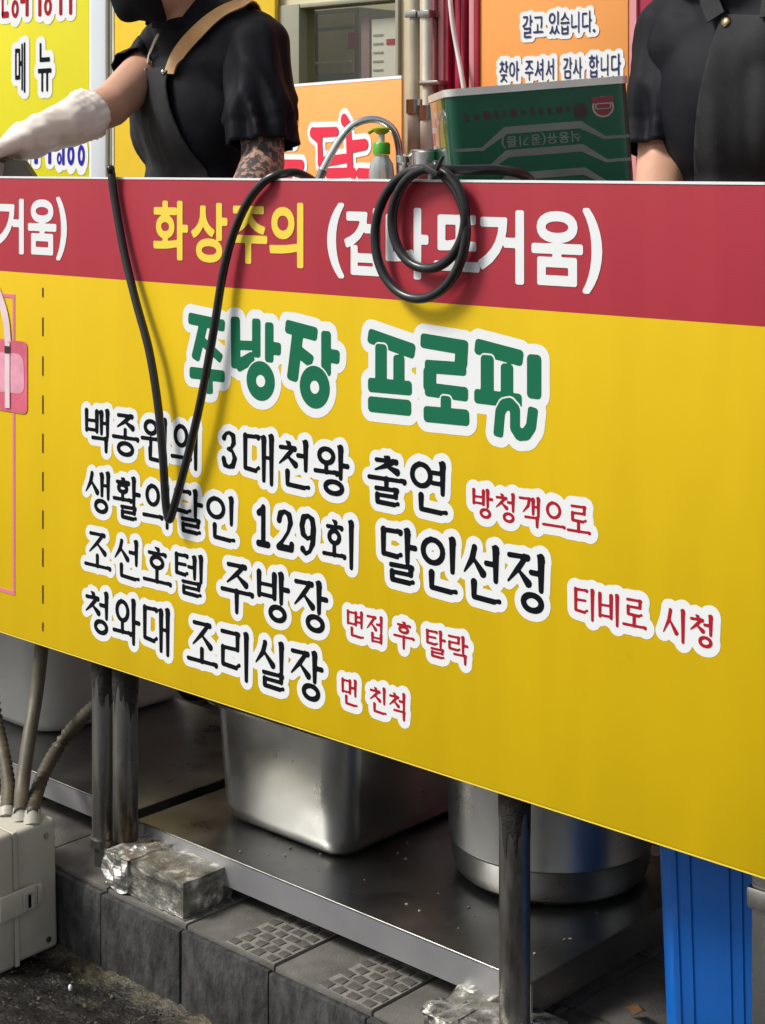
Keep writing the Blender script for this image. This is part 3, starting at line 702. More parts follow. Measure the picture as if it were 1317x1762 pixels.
def shelf(parent, x0, x1, y0, y1, zt, hgt, m):
    bm = bmesh.new()
    bm_box(bm, x0, x1, y0, y1, zt - .0012, zt, 0)
    s = bmo('shelf', bm, m, parent)
    box('front_lip', x0, x1, y0 - .0012, y0 - .0001, zt - hgt, zt - .0015, M['steel_lip'], s)
    box('side_lip', x1 + .0001, x1 + .0013, y0, y1, zt - hgt, zt - .0002, m, s); box('side_lip', x0 - .0013, x0 - .0001, y0, y1, zt - hgt, zt - .0002, m, s)
    box('back_lip', x0, x1, y1 + .0001, y1 + .0013, zt - hgt, zt - .0002, m, s)
    tube('rolled_edge', [(x0, y0 - .0012, zt - .0014), (x1, y0 - .0012, zt - .0010)], .0014, M['steel_dull'], s, 8)
    return s
X2, XR = onY(216, 1300, .035).x, onY(886, 1500, .035).x
tb = empty('steel_table', (-.2, .3, KT), 'stainless steel work table with low shelf behind the yellow sign', 'table')
box('tabletop', X2 - .04, .60, .018, .55, TZ - .035, TZ, M['steel'], tb, .003)
b1z = .174
leg(tb, X2, .035, b1z); leg(tb, XR, .035, .148, True); leg(tb, X2, .52, KT, False); leg(tb, XR + .02, .52, KT, False)
box('added_shade_panel', .02, .60, .553, .556, KT + .06, TZ - .036, M['steel_dull'], tb)  # added unseen sheet: blocks light and reflections from behind, darkening below the table
SX0, SX1 = X2 - .012, onY(915, 1690, .07).x
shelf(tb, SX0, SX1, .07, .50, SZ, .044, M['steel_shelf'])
lt = empty('neighbour_steel_table', (-1.2, .3, KT), 'second stainless table at left with drain basin on its shelf', 'table')
X1 = onY(180, 1300, .035).x
LZ = .19
box('tabletop', -1.9, X2 - .05, .018, .55, TZ - .035, TZ - .001, M['steel'], lt, .003)
leg(lt, X1, .035, KT + .035, True, KT + .001); leg(lt, -1.85, .035, KT, False); leg(lt, X1, .52, KT, False); leg(lt, -1.85, .52, KT, False)
lx1 = onZ(245, 1390, LZ).x
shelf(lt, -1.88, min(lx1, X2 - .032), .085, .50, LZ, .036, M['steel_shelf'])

# rectangular gastro pan on the shelf
def rrect(w_, d_, r, n=6):
    pts = []
    for (cx, cy, a0) in ((w_ / 2 - r, d_ / 2 - r, 0), (-w_ / 2 + r, d_ / 2 - r, 90), (-w_ / 2 + r, -d_ / 2 + r, 180), (w_ / 2 - r, -d_ / 2 + r, 270)):
        for k in range(n + 1): a = R(a0 + 90 * k / n); pts.append((cx + r * math.cos(a), cy + r * math.sin(a)))
    return pts
def loft(name, secs, m, parent, cap0=True, cap1=False, deg=40, ctr=(0, 0, 0), rot=0):
    bm = bmesh.new(); rg = []
    cr, sr = math.cos(rot), math.sin(rot)
    for pts, z in secs: rg.append([bm.verts.new((ctr[0] + x * cr - y * sr, ctr[1] + x * sr + y * cr, ctr[2] + z)) for x, y in pts])
    n = len(rg[0])
    for a, b in zip(rg, rg[1:]):
        for k in range(n): bm.faces.new((a[k], a[(k + 1) % n], b[(k + 1) % n], b[k]))
    if cap0: bm.faces.new(list(reversed(rg[0])))
    if cap1: bm.faces.new(rg[-1])
    bmesh.ops.recalc_face_normals(bm, faces=bm.faces)
    return angle_smooth(bmo(name, bm, m, parent), deg)
pw, pd = .296, .345
pc = (-.366, .148 + pd / 2, SZ + .001)
pn = empty('steel_pan', pc, 'deep rectangular stainless pan with rounded corners on the low shelf', 'pan')
secs = [(rrect(pw - .070, pd - .070, .02), 0), (rrect(pw - .046, pd - .046, .030), .0030), (rrect(pw - .028, pd - .028, .038), .012), (rrect(pw - .020, pd - .020, .042), .028), (rrect(pw - .004, pd - .004, .046), .160), (rrect(pw, pd, .048), .186)]
loft('body', secs, M['steel'], pn, True, False, 60, pc)
loft('rim', [(rrect(pw - .002, pd - .002, .050), .184), (rrect(pw + .03, pd + .03, .055), .186), (rrect(pw + .03, pd + .03, .055), .190), (rrect(pw - .01, pd - .01, .048), .190)], M['steel_dull'], pn, False, False, 40, pc)
loft('lid', [(rrect(pw + .034, pd + .034, .05), .1905), (rrect(pw + .034, pd + .034, .05), .197), (rrect(pw - .01, pd - .01, .05), .204)], M['grime'], pn, True, True, 40, pc)
# round pot
pf = onZ(966, 1572, SZ); pr = .147
pcn = pf + FW * pr * .99; pcn.z = SZ + .001
rp_ = empty('round_pot', pcn, 'round stainless pot with a ridge near its base behind the front post', 'pot')
lathe('body', [(0, .0), (pr - .035, .0), (pr - .018, .003), (pr - .008, .011), (pr - .003, .026), (pr - .0005, .052), (pr + .0005, .054), (pr + .002, .0555), (pr + .002, .058), (pr + .0015, .060), (pr + .004, .15), (pr + .007, .255), (pr + .014, .257), (pr + .014, .262), (pr + .002, .262), (pr - .001, .14), (pr - .02, .01), (0, .008)], pcn, M['steel'], rp_, 64, 30)
# grey basin on the neighbouring shelf
bc = onZ(60, 1245, LZ); bcx, bcy = bc.x - .13, bc.y + .13
bs = empty('grey_basin', (bcx, bcy, LZ), 'grey plastic basin on the left shelf behind the conduits', 'basin')
secs = [(rrect(.40, .30, .05), 0), (rrect(.43, .33, .06), .004), (rrect(.455, .355, .07), .02), (rrect(.50, .40, .08), .22), (rrect(.56, .46, .09), .222), (rrect(.56, .46, .09), .230), (rrect(.49, .39, .08), .228), (rrect(.44, .34, .07), .02), (rrect(.40, .30, .05), .008)]
loft('tub', secs, M['basin'], bs, True, True, 50, (bcx, bcy, LZ + .001))
# crumbs on the shelf
bm = bmesh.new(); rnd = random.Random(3)
for k in range(34):
    x = rnd.uniform(SX0 + .1, SX1 - .02); y = rnd.uniform(.09, .30)
    s = rnd.uniform(.0009, .0024)
    r = bmesh.ops.create_icosphere(bm, subdivisions=1, radius=s)
    for v in r['verts']: v.co = Vector((v.co.x * rnd.uniform(.7, 1.6), v.co.y * rnd.uniform(.7, 1.6), v.co.z * .7)) + Vector((x, y, SZ + s * .6))
cr_ = bmo('food_crumbs', bm, M['crumb'], None); tag(cr_, 'scattered food crumbs on the low steel shelf', 'crumbs', None, 'stuff')

# blue bin and side post at right
bl = onY(1143, 1500, .10)
bcx = bl.x + .108; bcy = .10 + .13
bb = empty('blue_bin', (bcx, bcy, KT), 'tall bright blue plastic bin under the right end of the sign', 'bin')
def grooved(w_, d_, r):
    pts = []
    base = rrect(w_, d_, r, 5)
    return base
secs = [(rrect(.236, .226, .03), 0.0), (rrect(.246, .236, .03), .006), (rrect(.275, .262, .032), .46), (rrect(.296, .28, .034), .462), (rrect(.296, .28, .034), .485), (rrect(.268, .25, .03), .485), (rrect(.24, .23, .03), .02)]
loft('body', secs, M['blue_plastic'], bb, True, True, 40, (bcx, bcy, KT + .001))
for xx in (-.088, -.070, -.020, -.004, .064, .085):
    bm = bmesh.new()
    z0, z1 = .02, .455
    yy = lambda z: bcy - (.236 + (.262 - .236) * z / .46) / 2 - .0012
    k = lambda z: 1 + .11 * z / .46
    tube_bm(bm, [Vector((bcx + xx * k(z), yy(z), KT + z)) for z in np.linspace(z0, z1, 6)], .0008, 6)
    bmesh.ops.recalc_face_normals(bm, faces=bm.faces); bmo('rib', bm, M['blue_plastic'], bb, True)
gpx = onY(1292, 1600, .02)
gs = empty('grey_post', (gpx.x + .03, .05, 0), 'grey steel square post at the lower right corner', 'post')
box('post', gpx.x, gpx.x + .06, .02, .08, KT, .93, M['steel_dull'], gs, .004)
box('clamp', gpx.x - .004, gpx.x + .064, .016, .084, .40, .425, M['steel_dull'], gs, .004)

# foil wrapped blocks under the legs
def rubble(name, label, x0, x1, y0, y1, z0, z1, foil_x):
    e = empty(name, ((x0 + x1) / 2, (y0 + y1) / 2, z0), label, 'block', 'foil wrapped blocks under the table legs')
    def lump(nm, a, b, c, d, lo, hi, m, amp, cuts, seed):
        bm = bmesh.new(); bm_box(bm, a, b, c, d, lo, hi)
        bmesh.ops.subdivide_edges(bm, edges=bm.edges[:], cuts=cuts, use_grid_fill=True)
        bm.normal_update()
        for v in bm.verts:
            p = v.co * 28 + Vector((seed, 0, 0)); n = v.normal
            v.co += n * amp * (noise.noise(p) + .6 * noise.noise(p * 2.7) - .3)
            if v.co.z < z0 + .001: v.co.z = z0 + .001
        return bmo(nm, bm, m, e, False)
    lump('stone', x0, x1, y0, y1, z0, z1, M['stone_block'], .004, 9, 3)
    lump('foil_wrap', x0 - .006, foil_x, y0 - .008, y1 + .004, z0, z1 + .003, M['foil'], .011, 10, 9)
    return e
rubble('foil_block', 'foil wrapped stone block under the pair of posts by the grey box', onZ(190, 1520, KT).x, onZ(320, 1582, KT).x, -.012, .085, KT, b1z - .001, onZ(232, 1540, KT).x)
bx = XR
rubble('foil_block', 'foil wrapped stone block under the front post, half cut off below', bx - .105, bx + .045, -.015, .085, KT, .150, bx - .055)

# ---------------------------------------------------------------- electrical box with conduits
eb0 = onZ(27, 1664, .002); eb1 = onZ(106, 1640, .002)
ex = eb0.x; ey0, ey1 = eb0.y, eb1.y + .006
eb = empty('electrical_box', (ex - .13, (ey0 + ey1) / 2, 0), 'grey plastic electrical box with side latch on the road at lower left', 'electrical box')
TM = Matrix.Translation((ex, ey0, 0)) @ Matrix.Rotation(R(1.5), 4, 'X') @ Matrix.Translation((-ex, -ey0, 0))
ezt = .205
box('body', ex - .26, ex, ey0 + .003, ey1, .004, ezt, M['box_plastic'], eb, .008, 3, TM)
box('lid', ex - .266, ex + .005, ey0 - .048, ey0, .001, ezt + .004, M['box_plastic'], eb, .009, 3, TM)
box('lid_flange', ex - .263, ex + .0035, ey0 - .002, ey0 + .006, .002, ezt + .002, M['box_plastic'], eb, .001, 1, TM)
zl = onY(40, 1557, ey0).z
la = box('latch', ex + .0055, ex + .013, ey0 - .034, ey0 + .034, zl - .019, zl + .019, M['box_plastic'], eb, .003, 2, TM)
box('latch_catch', ex + .0135, ex + .017, ey0 + .006, ey0 + .026, zl - .014, zl + .014, M['gland'], la, .001, 1, TM)
box('latch_slot', ex + .0173, ex + .0177, ey0 + .0135, ey0 + .0185, zl - .010, zl + .010, M['ink_black'], la, 0, 1, TM)
box('latch_hook', ex + .0005, ex + .010, ey0 + .036, ey0 + .046, zl - .015, zl + .015, M['box_plastic'], eb, .002, 2, TM)
for zz in (.022, ezt - .022):
    o_ = tube('screw', [TM @ Vector((ex + .0001, ey1 - .020, zz)), TM @ Vector((ex + .0022, ey1 - .020, zz))], .0045, M['steel_dull'], eb, 12)
for k, (px0, gy, path) in enumerate((((12), .030, [(12, 1402), (14, 1350), (4, 1290), (-8, 1230), (-16, 1150), (-18, 1060)]), ((38), .034, [(36, 1400), (38, 1355), (50, 1270), (63, 1190), (72, 1110), (76, 1050)]), ((58), .040, [(56, 1400), (60, 1375), (78, 1325), (108, 1275), (145, 1232), (185, 1195), (215, 1150)]))):
    Y0 = ey0 + gy
    pts = []
    n = len(path)
    for i, p in enumerate(path): pts.append(onY(p[0], p[1], Y0 + (.085 - Y0) * min(1, i / 3) ** 1.2 if k == 2 else Y0 + (.045 - Y0) * min(1, i / 3.4)))
    lab = ['leftmost corrugated conduit at the picture edge rising from the grey box', 'middle straight smooth conduit rising from the grey box', 'right corrugated conduit curving behind the posts from the grey box'][k]
    c = empty('conduit', pts[0], lab, 'conduit', 'conduits rising from the electrical box')
    cpth = catmull(pts, 24 if k != 1 else 8)
    if k != 1:      # even steps so that the corrugation is regular
        out, acc = [cpth[0]], 0.0
        for a_, b_ in zip(cpth, cpth[1:]):
            acc += (b_ - a_).length
            if acc > .0058: out.append(b_); acc = 0.0
        cpth = out
    if k == 1: rad = .0115
    else:
        L = len(cpth); rad = (lambda N: (lambda t: .0098 + .0021 * (1 if int(round(t * N)) % 2 else -1)))(L - 1)
    tube('hose', cpth, rad, M['conduit'], c, 12)
    d = (pts[1] - pts[0]).normalized(); g0 = Vector((pts[0].x, pts[0].y, ezt - .004)); g1 = pts[0] + d * .012
    tube('gland_nut', [g0, g0 + (g1 - g0) * .55], .0145, M['gland'], c, 8); tube('gland', [g0 + (g1 - g0) * .5, g1], .0128, M['gland'], c, 14)

# grit along the kerb, pale pebble, dry leaf
bm = bmesh.new(); rnd = random.Random(11)
for k in range(700):
    x = rnd.uniform(-1.0, .1); y = -.035 - abs(rnd.gauss(0, .11)); s = rnd.choice((.0008, .001, .0012, .0016, .0022, .003))
    z = .007 * noise.noise(Vector((x, y, 0)) * 9)
    r = bmesh.ops.create_icosphere(bm, subdivisions=1, radius=s)
    for v in r['verts']: v.co = Vector((v.co.x * rnd.uniform(.7, 1.5), v.co.y * rnd.uniform(.7, 1.5), v.co.z * .8)) + Vector((x, y, z + s * .5))
gr = bmo('road_grit', bm, M['grit'], None); tag(gr, 'loose grit and crumbs of mortar lying along the kerb', 'grit', None, 'stuff')
p = onZ(121, 1700, .012); bm = bmesh.new(); r = bmesh.ops.create_icosphere(bm, subdivisions=2, radius=.0038)
for v in r['verts']: v.co = Vector((v.co.x * .7, v.co.y * .8, v.co.z * 1.3)) * (1 + .25 * noise.noise(v.co * 300)) + p
tag(bmo('pale_pebble', bm, M['white_print'], None, True), 'small white pebble on the dark road near the grey box', 'pebble')
p = onZ(1092, 1742, KT + .012); bm = bmesh.new()
for (lx, ly, lz) in ((-.020, -.004, .0), (-.008, .012, .008), (.004, .004, .012), (.018, .010, .004), (.022, -.004, .010), (.008, -.014, .002), (-.006, -.008, .006)): bm.verts.new(p + Vector((lx, ly, lz)) * .7)
bm.faces.new(bm.verts[:]); bmesh.ops.triangulate(bm, faces=bm.faces[:])
bmesh.ops.solidify(bm, geom=bm.faces[:], thickness=.001)
tag(bmo('dry_leaf', bm, M['leaf'], None), 'curled brown dry leaf on the paving beside the blue bin', 'leaf')

# ---------------------------------------------------------------- the big sign
PT, PB, PR = onY(0, 303).z, onY(0, 1086).z, onY(0, 466).z
PX0, PX1 = -1.95, onY(1314, 1517).x + .003
def sign_mat():
    m = mat('sign_print', (1, 1, 1), .5, spec=.22); t = m.node_tree; b = t.nodes['Principled BSDF']; L = t.links
    tc = t.nodes['Texture Coordinate']; sp = t.nodes.new('ShaderNodeSeparateXYZ'); L.new(tc.outputs['Object'], sp.inputs[0])
    gt = t.nodes.new('ShaderNodeMath'); gt.operation = 'GREATER_THAN'; gt.inputs[1].default_value = PR; L.new(sp.outputs[2], gt.inputs[0])
    n = t.nodes.new('ShaderNodeTexNoise'); n.inputs['Scale'].default_value = 2.2; n.inputs['Detail'].default_value = 5; L.new(tc.outputs['Object'], n.inputs[0])
    mx = t.nodes.new('ShaderNodeMix'); mx.data_type = 'RGBA'; L.new(gt.outputs[0], mx.inputs[0])
    mx.inputs[6].default_value = (.74, .495, .004, 1); mx.inputs[7].default_value = (.37, .026, .042, 1)
    mp = t.nodes.new('ShaderNodeMapRange'); mp.inputs[1].default_value = .3; mp.inputs[2].default_value = .7; mp.inputs[3].default_value = .93; mp.inputs[4].default_value = 1.05; L.new(n.outputs[0], mp.inputs[0])
    # faint scuffs
    n2 = t.nodes.new('ShaderNodeTexNoise'); n2.inputs['Scale'].default_value = 38; n2.inputs['Detail'].default_value = 8; n2.inputs['Roughness'].default_value = .7
    ms = t.nodes.new('ShaderNodeMapping'); ms.inputs['Scale'].default_value = (1, 1, .35); L.new(tc.outputs['Object'], ms.inputs[0]); L.new(ms.outputs[0], n2.inputs[0])
    mp2 = t.nodes.new('ShaderNodeMapRange'); mp2.inputs[1].default_value = .62; mp2.inputs[2].default_value = .82; mp2.inputs[3].default_value = 1.0; mp2.inputs[4].default_value = .80; L.new(n2.outputs[0], mp2.inputs[0])
    mm = t.nodes.new('ShaderNodeMath'); mm.operation = 'MULTIPLY'; L.new(mp.outputs[0], mm.inputs[0]); L.new(mp2.outputs[0], mm.inputs[1])
    cb = t.nodes.new('ShaderNodeCombineColor')
    for i in range(3): L.new(mm.outputs[0], cb.inputs[i])
    ml = t.nodes.new('ShaderNodeMix'); ml.data_type = 'RGBA'; ml.blend_type = 'MULTIPLY'; ml.inputs[0].default_value = 1; L.new(mx.outputs[2], ml.inputs[6]); L.new(cb.outputs[0], ml.inputs[7])
    L.new(ml.outputs[2], b.inputs['Base Color'])
    # banner weave and slow ripples
    wv = t.nodes.new('ShaderNodeTexWave'); wv.wave_type = 'BANDS'; wv.bands_direction = 'Z'; wv.inputs['Scale'].default_value = 95; wv.inputs['Distortion'].default_value = 1.5; wv.inputs['Detail'].default_value = 2
    L.new(tc.outputs['Object'], wv.inputs[0])
    b1 = t.nodes.new('ShaderNodeBump'); b1.inputs['Strength'].default_value = .035; b1.inputs['Distance'].default_value = .001; L.new(wv.outputs[1], b1.inputs['Height'])
    n3 = t.nodes.new('ShaderNodeTexNoise'); n3.inputs['Scale'].default_value = 3.0; n3.inputs['Detail'].default_value = 2
    m3 = t.nodes.new('ShaderNodeMapping'); m3.inputs['Scale'].default_value = (2.2, 1, .45); L.new(tc.outputs['Object'], m3.inputs[0]); L.new(m3.outputs[0], n3.inputs[0])
    b2 = t.nodes.new('ShaderNodeBump'); b2.inputs['Strength'].default_value = .22; b2.inputs['Distance'].default_value = .03; L.new(n3.outputs[0], b2.inputs['Height']); L.new(b1.outputs[0], b2.inputs['Normal'])
    L.new(b2.outputs[0], b.inputs['Normal'])
    return m
sg = empty('sign_board', ((PX0 + PX1) / 2, 0, PB), 'long yellow sign board with red top band and hangul lettering', 'sign')
BT = .011
o = box('board', PX0, PX1, 0, BT, PB, PT - .0032, sign_mat(), sg, .0015, 2)
box('top_trim', PX0, PX1 - .001, -.0006, BT + .002, PT - .003, PT, M['white_print'], sg)
box('bottom_trim', PX0, PX1 - .001, .0006, BT - .001, PB - .0022, PB - .0003, M['ink_yellow'], sg)
S1, S2 = flat_y(-.0003), flat_y(-.0006)
def panel_font(items, matl, bold, shift=0.0):
    B = []
    for ch, a, b, xr, yt, yb in items:
        B.append((ch, onY(a, yt).x + shift, onY(b, yt).x + shift, onY(xr, yb).z, onY(xr, yt).z))
    for ch, x0, x1, y0, y1 in B:
        Fd = Field(x0 - .02, x1 + .02, y0 - .03, y1 + .03, .0016)
        if ch in '()': Fd.glyph(ch, x0, x1, y0 - .01, y1 + .004, {'(': (.06, .32, -.2, .70), ')': (.02, .28, -.2, .70)}[ch])
        else: Fd.glyph(ch, x0, x1, y0, y1)
        Fd.mesh('letter', bold, S2, M[matl], sg)
panel_font([('화', 265, 323, 265, 347, 443), ('상', 330, 391, 265, 349, 444), ('주', 396, 461, 265, 347, 442), ('의', 464, 529, 265, 346, 444)], 'ink_yellow', .0026)
W_ = [('(', 566, 591, 590, 357, 458), ('겁', 593, 660, 590, 360, 470), ('나', 662, 736, 590, 358, 470), ('뜨', 748, 826, 590, 356, 468), ('거', 824, 910, 590, 358, 468), ('움', 916, 1004, 590, 356, 468), (')', 1008, 1036, 590, 357, 458)]
panel_font(W_, 'white_print', .0030)
panel_font(W_, 'white_print', .0030, onY(115, 400).x - onY(1036, 400).x)

def serif_words(words, matl, halo, k, d=.0012):
    """words: (text, px0, px1, py_top, py_bottom at the left end)"""
    B = []
    for tx, a, b, yt, yb in words:
        u0, u1, v0, v1 = onY(a, yt).x, onY(b, yt).x, onY(a, yb).z, onY(a, yt).z
        n = len(tx); cw = (u1 - u0) / (n - .10)
        for i, ch in enumerate(tx): B.append((ch, u0 + i * cw, u0 + i * cw + cw * .90, v0, v1))
    pad = halo + .012
    Fd = Field(min(b[1] for b in B) - pad, max(b[2] for b in B) + pad, min(b[3] for b in B) - pad, max(b[4] for b in B) + pad, d)
    def draw(Fd, ch, x0, x1, y0, y1):
        s = k * (y1 - y0)
        for ax, ay, r0, bx_, by_, r1 in syllable(ch):
            Fd.cone(x0 + ax * (x1 - x0), y0 + ay * (y1 - y0), r0 * s, x0 + bx_ * (x1 - x0), y0 + by_ * (y1 - y0), r1 * s, pad=halo + .006)
    for b in B: draw(Fd, *b)
    Fd.mesh('lettering_outline', halo, S1, M['white_print'], sg)
    for b in B:
        Fd = Field(b[1] - .012, b[2] + .012, b[3] - .012, b[4] + .012, d); draw(Fd, *b); Fd.mesh('letter', 0, S2, M[matl], sg)
BH = .0095
serif_words([('백종원의', 146, 343, 700, 771), ('3', 379, 412, 739, 802), ('대천왕', 418, 600, 742, 822), ('출연', 634, 772, 776, 862)], 'ink_black', BH, 1.22)
serif_words([('생활의달인', 146, 406, 806, 876), ('129', 436, 549, 866, 934), ('회', 556, 612, 888, 966), ('달인선정', 655, 942, 902, 994)], 'ink_black', BH, 1.22)
serif_words([('조선호텔', 146, 350, 910, 976), ('주방장', 381, 564, 962, 1044)], 'ink_black', BH, 1.22)
serif_words([('청와대', 146, 293, 1010, 1082), ('조리실장', 323, 556, 1062, 1140)], 'ink_black', BH, 1.22)
RH = .0100
serif_words([('방청객으로', 813, 1016, 838, 887)], 'ink_red', RH, 1.22, .001)
serif_words([('티비로', 988, 1112, 1008, 1060), ('시청', 1140, 1230, 1042, 1097)], 'ink_red', RH, 1.22, .001)
serif_words([('면접', 597, 661, 1047, 1092), ('후', 678, 713, 1064, 1110), ('탈락', 733, 806, 1080, 1126)], 'ink_red', RH * .9, 1.22, .001)
serif_words([('먼', 588, 616, 1164, 1209), ('친척', 636, 700, 1177, 1222)], 'ink_red', RH * .9, 1.22, .001)
# chunky green heading
def Z(zx, zy): p = onY(280 + zx / 1.8814, 500 + zy / 1.88); return (p.x, p.z)
HEAD = [  # s: stroke, g: stroke that keeps a clear line round itself, r: ring; points and half widths in measured units
    [('s', [(84, 88), (202, 114)], 19), ('s', [(134, 104), (106, 224)], 16), ('s', [(124, 158), (192, 222)], 16), ('s', [(150, 282), (152, 334)], 14), ('s', [(88, 264), (202, 278)], 19)],
    [('s', [(236, 84), (238, 252)], 17), ('s', [(240, 246), (296, 214)], 20), ('s', [(304, 90), (304, 216)], 15), ('s', [(246, 176), (300, 178)], 15), ('s', [(346, 102), (346, 232)], 15), ('s', [(346, 184), (384, 190)], 20), ('r', (318, 292), 46, 68, 15, 21)],
    [('s', [(398, 114), (502, 142)], 21), ('s', [(440, 126), (420, 292)], 19), ('s', [(440, 196), (486, 232)], 20), ('s', [(530, 130), (530, 276)], 16), ('s', [(530, 208), (574, 216)], 21), ('r', (493, 312), 49, 71, 15, 22)],
    [('s', [(666, 144), (818, 198)], 22), ('s', [(766, 208), (766, 304)], 17), ('g', [(708, 172), (708, 304)], 18), ('s', [(666, 304), (808, 316)], 21), ('s', [(666, 366), (806, 380)], 23)],
    [('s', [(836, 160), (990, 186)], 21), ('s', [(970, 176), (966, 250)], 18), ('s', [(850, 244), (984, 254)], 19), ('s', [(866, 248), (866, 326)], 19), ('s', [(850, 318), (990, 336)], 20), ('g', [(918, 340), (918, 404)], 15), ('s', [(846, 398), (994, 412)], 23)],
    [('s', [(1012, 178), (1168, 220)], 22), ('s', [(1116, 236), (1116, 346)], 17), ('g', [(1052, 208), (1052, 346)], 18), ('s', [(1010, 340), (1164, 358)], 20), ('s', [(1204, 206), (1204, 350)], 19),
     ('g', [(1088, 462), (1094, 392), (1106, 370), (1126, 366), (1142, 384), (1142, 444), (1156, 466), (1178, 464), (1194, 440), (1200, 388)], 17)]]
Fd = Field(Z(60, 100)[0], Z(1270, 100)[0], Z(1200, 540)[1], Z(60, 40)[1], .0015)
pxs = (Z(640, 200)[1] - Z(640, 300)[1]) / 100
def draw_head(Fd, items):
    for h in items:
        if h[0] != 'r':
            dxx, dyy = abs(h[1][-1][0] - h[1][0][0]), abs(h[1][-1][1] - h[1][0][1])
            Fd.slab([Z(*p) for p in h[1]], h[2] * pxs * (1.10 if dxx > dyy else 1.40), gap=.0024 if h[0] == 'g' else None)
        else:
            c = Z(*h[1]); ex_ = (Z(h[1][0] + h[2], h[1][1])[0] - c[0]); hx_ = (Z(h[1][0] + h[4], h[1][1])[0] - c[0])
            Fd.ring(c[0], c[1], ex_, h[3] * pxs, hx_, h[5] * pxs, gap=.0024)
for w_ in HEAD: draw_head(Fd, w_)
Fd.mesh('lettering_outline', .0125, S1, M['white_print'], sg)
for w_, (xa, xb) in zip(HEAD, ((60, 222), (206, 398), (378, 600), (640, 836), (820, 1010), (990, 1270))):
    Fd = Field(Z(xa, 100)[0], Z(xb, 100)[0], Z(1200, 540)[1], Z(60, 40)[1], .0015); draw_head(Fd, w_); Fd.mesh('letter', 0, S2, M['ink_green'], sg)
# dashed cut line
for (ya, yb) in ((495, 511), (546, 578), (613, 646), (680, 712), (746, 779), (812, 845), (878, 910), (943, 975), (1007, 1039), (1071, 1086)):
    a, b = onY(74, ya), onY(75, yb); box('dash', a.x - .0016, a.x + .0016, -.0008, -.0002, b.z, a.z, M['ink_dash'], sg)
# pink outline box
fr1, ft, fb = onY(26, 506).x, onY(20, 506).z, onY(27, 1025).z; fr0 = fr1 - .62; tk = .006
for nm, a, b, c, d in (('printed_line', fr1 - tk, fr1, fb, ft), ('printed_line', fr0, fr0 + tk, fb, ft), ('printed_line', fr0 + tk, fr1 - tk, ft - tk, ft), ('printed_line', fr0 + tk, fr1 - tk, fb, fb + tk)):
    box(nm, a, b, -.0008, -.0002, c, d, M['ink_pink'], sg)
# printed handbag
def poly_print(name, pts, off, m, rnd_r=.012):
    cx = sum(p[0] for p in pts) / len(pts); cz = sum(p[1] for p in pts) / len(pts)
    n = len(pts); out = []
    for k in range(n):      # round each corner with a short curve
        a, b, c = Vector(pts[k - 1]), Vector(pts[k]), Vector(pts[(k + 1) % n])
        p0, p1 = b + (a - b).normalized() * rnd_r, b + (c - b).normalized() * rnd_r
        for t in (0., .2, .4, .6, .8, 1.): out.append((1 - t) ** 2 * p0 + 2 * t * (1 - t) * b + t * t * p1)
    bm = bmesh.new(); bm.faces.new([bm.verts.new((p.x, -off, p.y)) for p in out])
    return bmo(name, bm, m, sg)
q = lambda x, y: (lambda p: (p.x, p.z))(onY(x, y))
hb1 = q(48, 640); ht = q(20, 585)[1]; hbz = q(40, 712)[1]; hx0 = hb1[0] - .36
poly_print('printed_bag', [(hx0, hbz), (hb1[0], hbz), (hb1[0], ht), (hx0, ht)], .0013, M['ink_rose'], .012)
poly_print('printed_bag_panel', [(hx0 + .03, hbz + .025), (hb1[0] - .006, hbz + .032), (hb1[0] - .010, ht - .020), (hx0 + .03, ht - .03)], .0018, M['ink_blush'], .02)
box('printed_zip', q(11, 600)[0], q(19, 600)[0], -.0030, -.0022, hbz + .006, ht - .004, M['ink_pale'], sg)
box('printed_buckle', q(11, 600)[0], q(19, 600)[0], -.0036, -.0031, ht - .022, ht - .010, M['tin_maroon'], sg)
hd = [q(-30, 480), q(-8, 494), q(4, 520), q(12, 552), q(15, 588)]
bm = bmesh.new(); cc = catmull([(x, 0, z) for x, z in hd], 6); L_, R_ = [], []
for i, p in enumerate(cc):
    t = (cc[min(i + 1, len(cc) - 1)] - cc[max(i - 1, 0)]).normalized(); nn = Vector((-t.z, 0, t.x)) * .0085
    L_.append(bm.verts.new((p.x + nn.x, -.0020, p.z + nn.z))); R_.append(bm.verts.new((p.x - nn.x, -.0020, p.z - nn.z)))
for i in range(len(cc) - 1): bm.faces.new((L_[i], L_[i + 1], R_[i + 1], R_[i]))
bmo('printed_handle', bm, M['ink_pale'], sg)

# ---------------------------------------------------------------- black cables over the sign
vc = [((196, 420), .16), ((192, 330), .09), ((190, 292), -.004), ((192, 300), -.016), ((197, 340), -.017), ((213, 430), -.022), ((233, 515), -.030), ((256, 600), -.035), ((271, 690), -.037), ((280, 780), -.036), ((285, 860), -.034), ((288, 884), -.033), ((291, 893), -.0325), ((296, 884), -.033),
      ((318, 805), -.036), ((340, 715), -.038), ((357, 630), -.036), ((371, 550), -.033), ((384, 470), -.028), ((402, 402), -.023), ((428, 345), -.018), ((458, 310), -.012), ((490, 298), .010), ((520, 300), .05), ((550, 330), .12), ((556, 420), .17)]
tag(tube('hanging_cable', catmull([onY(p[0], p[1], y if y > -.01 else min(-.0085, y * .55)) for p, y in vc], 10), .0062, M['rubber'], None, 14), 'black rubber cable hanging in a deep V over the sign', 'cable')
cl = empty('cable_coil', onY(750, 310, -.02), 'double looped coil of black cable tied at the sign top', 'cable')
pts = [onY(925, 330, .16), onY(905, 303, .10), onY(860, 292, .05), onY(800, 292, .012), onY(765, 292, -.010)]
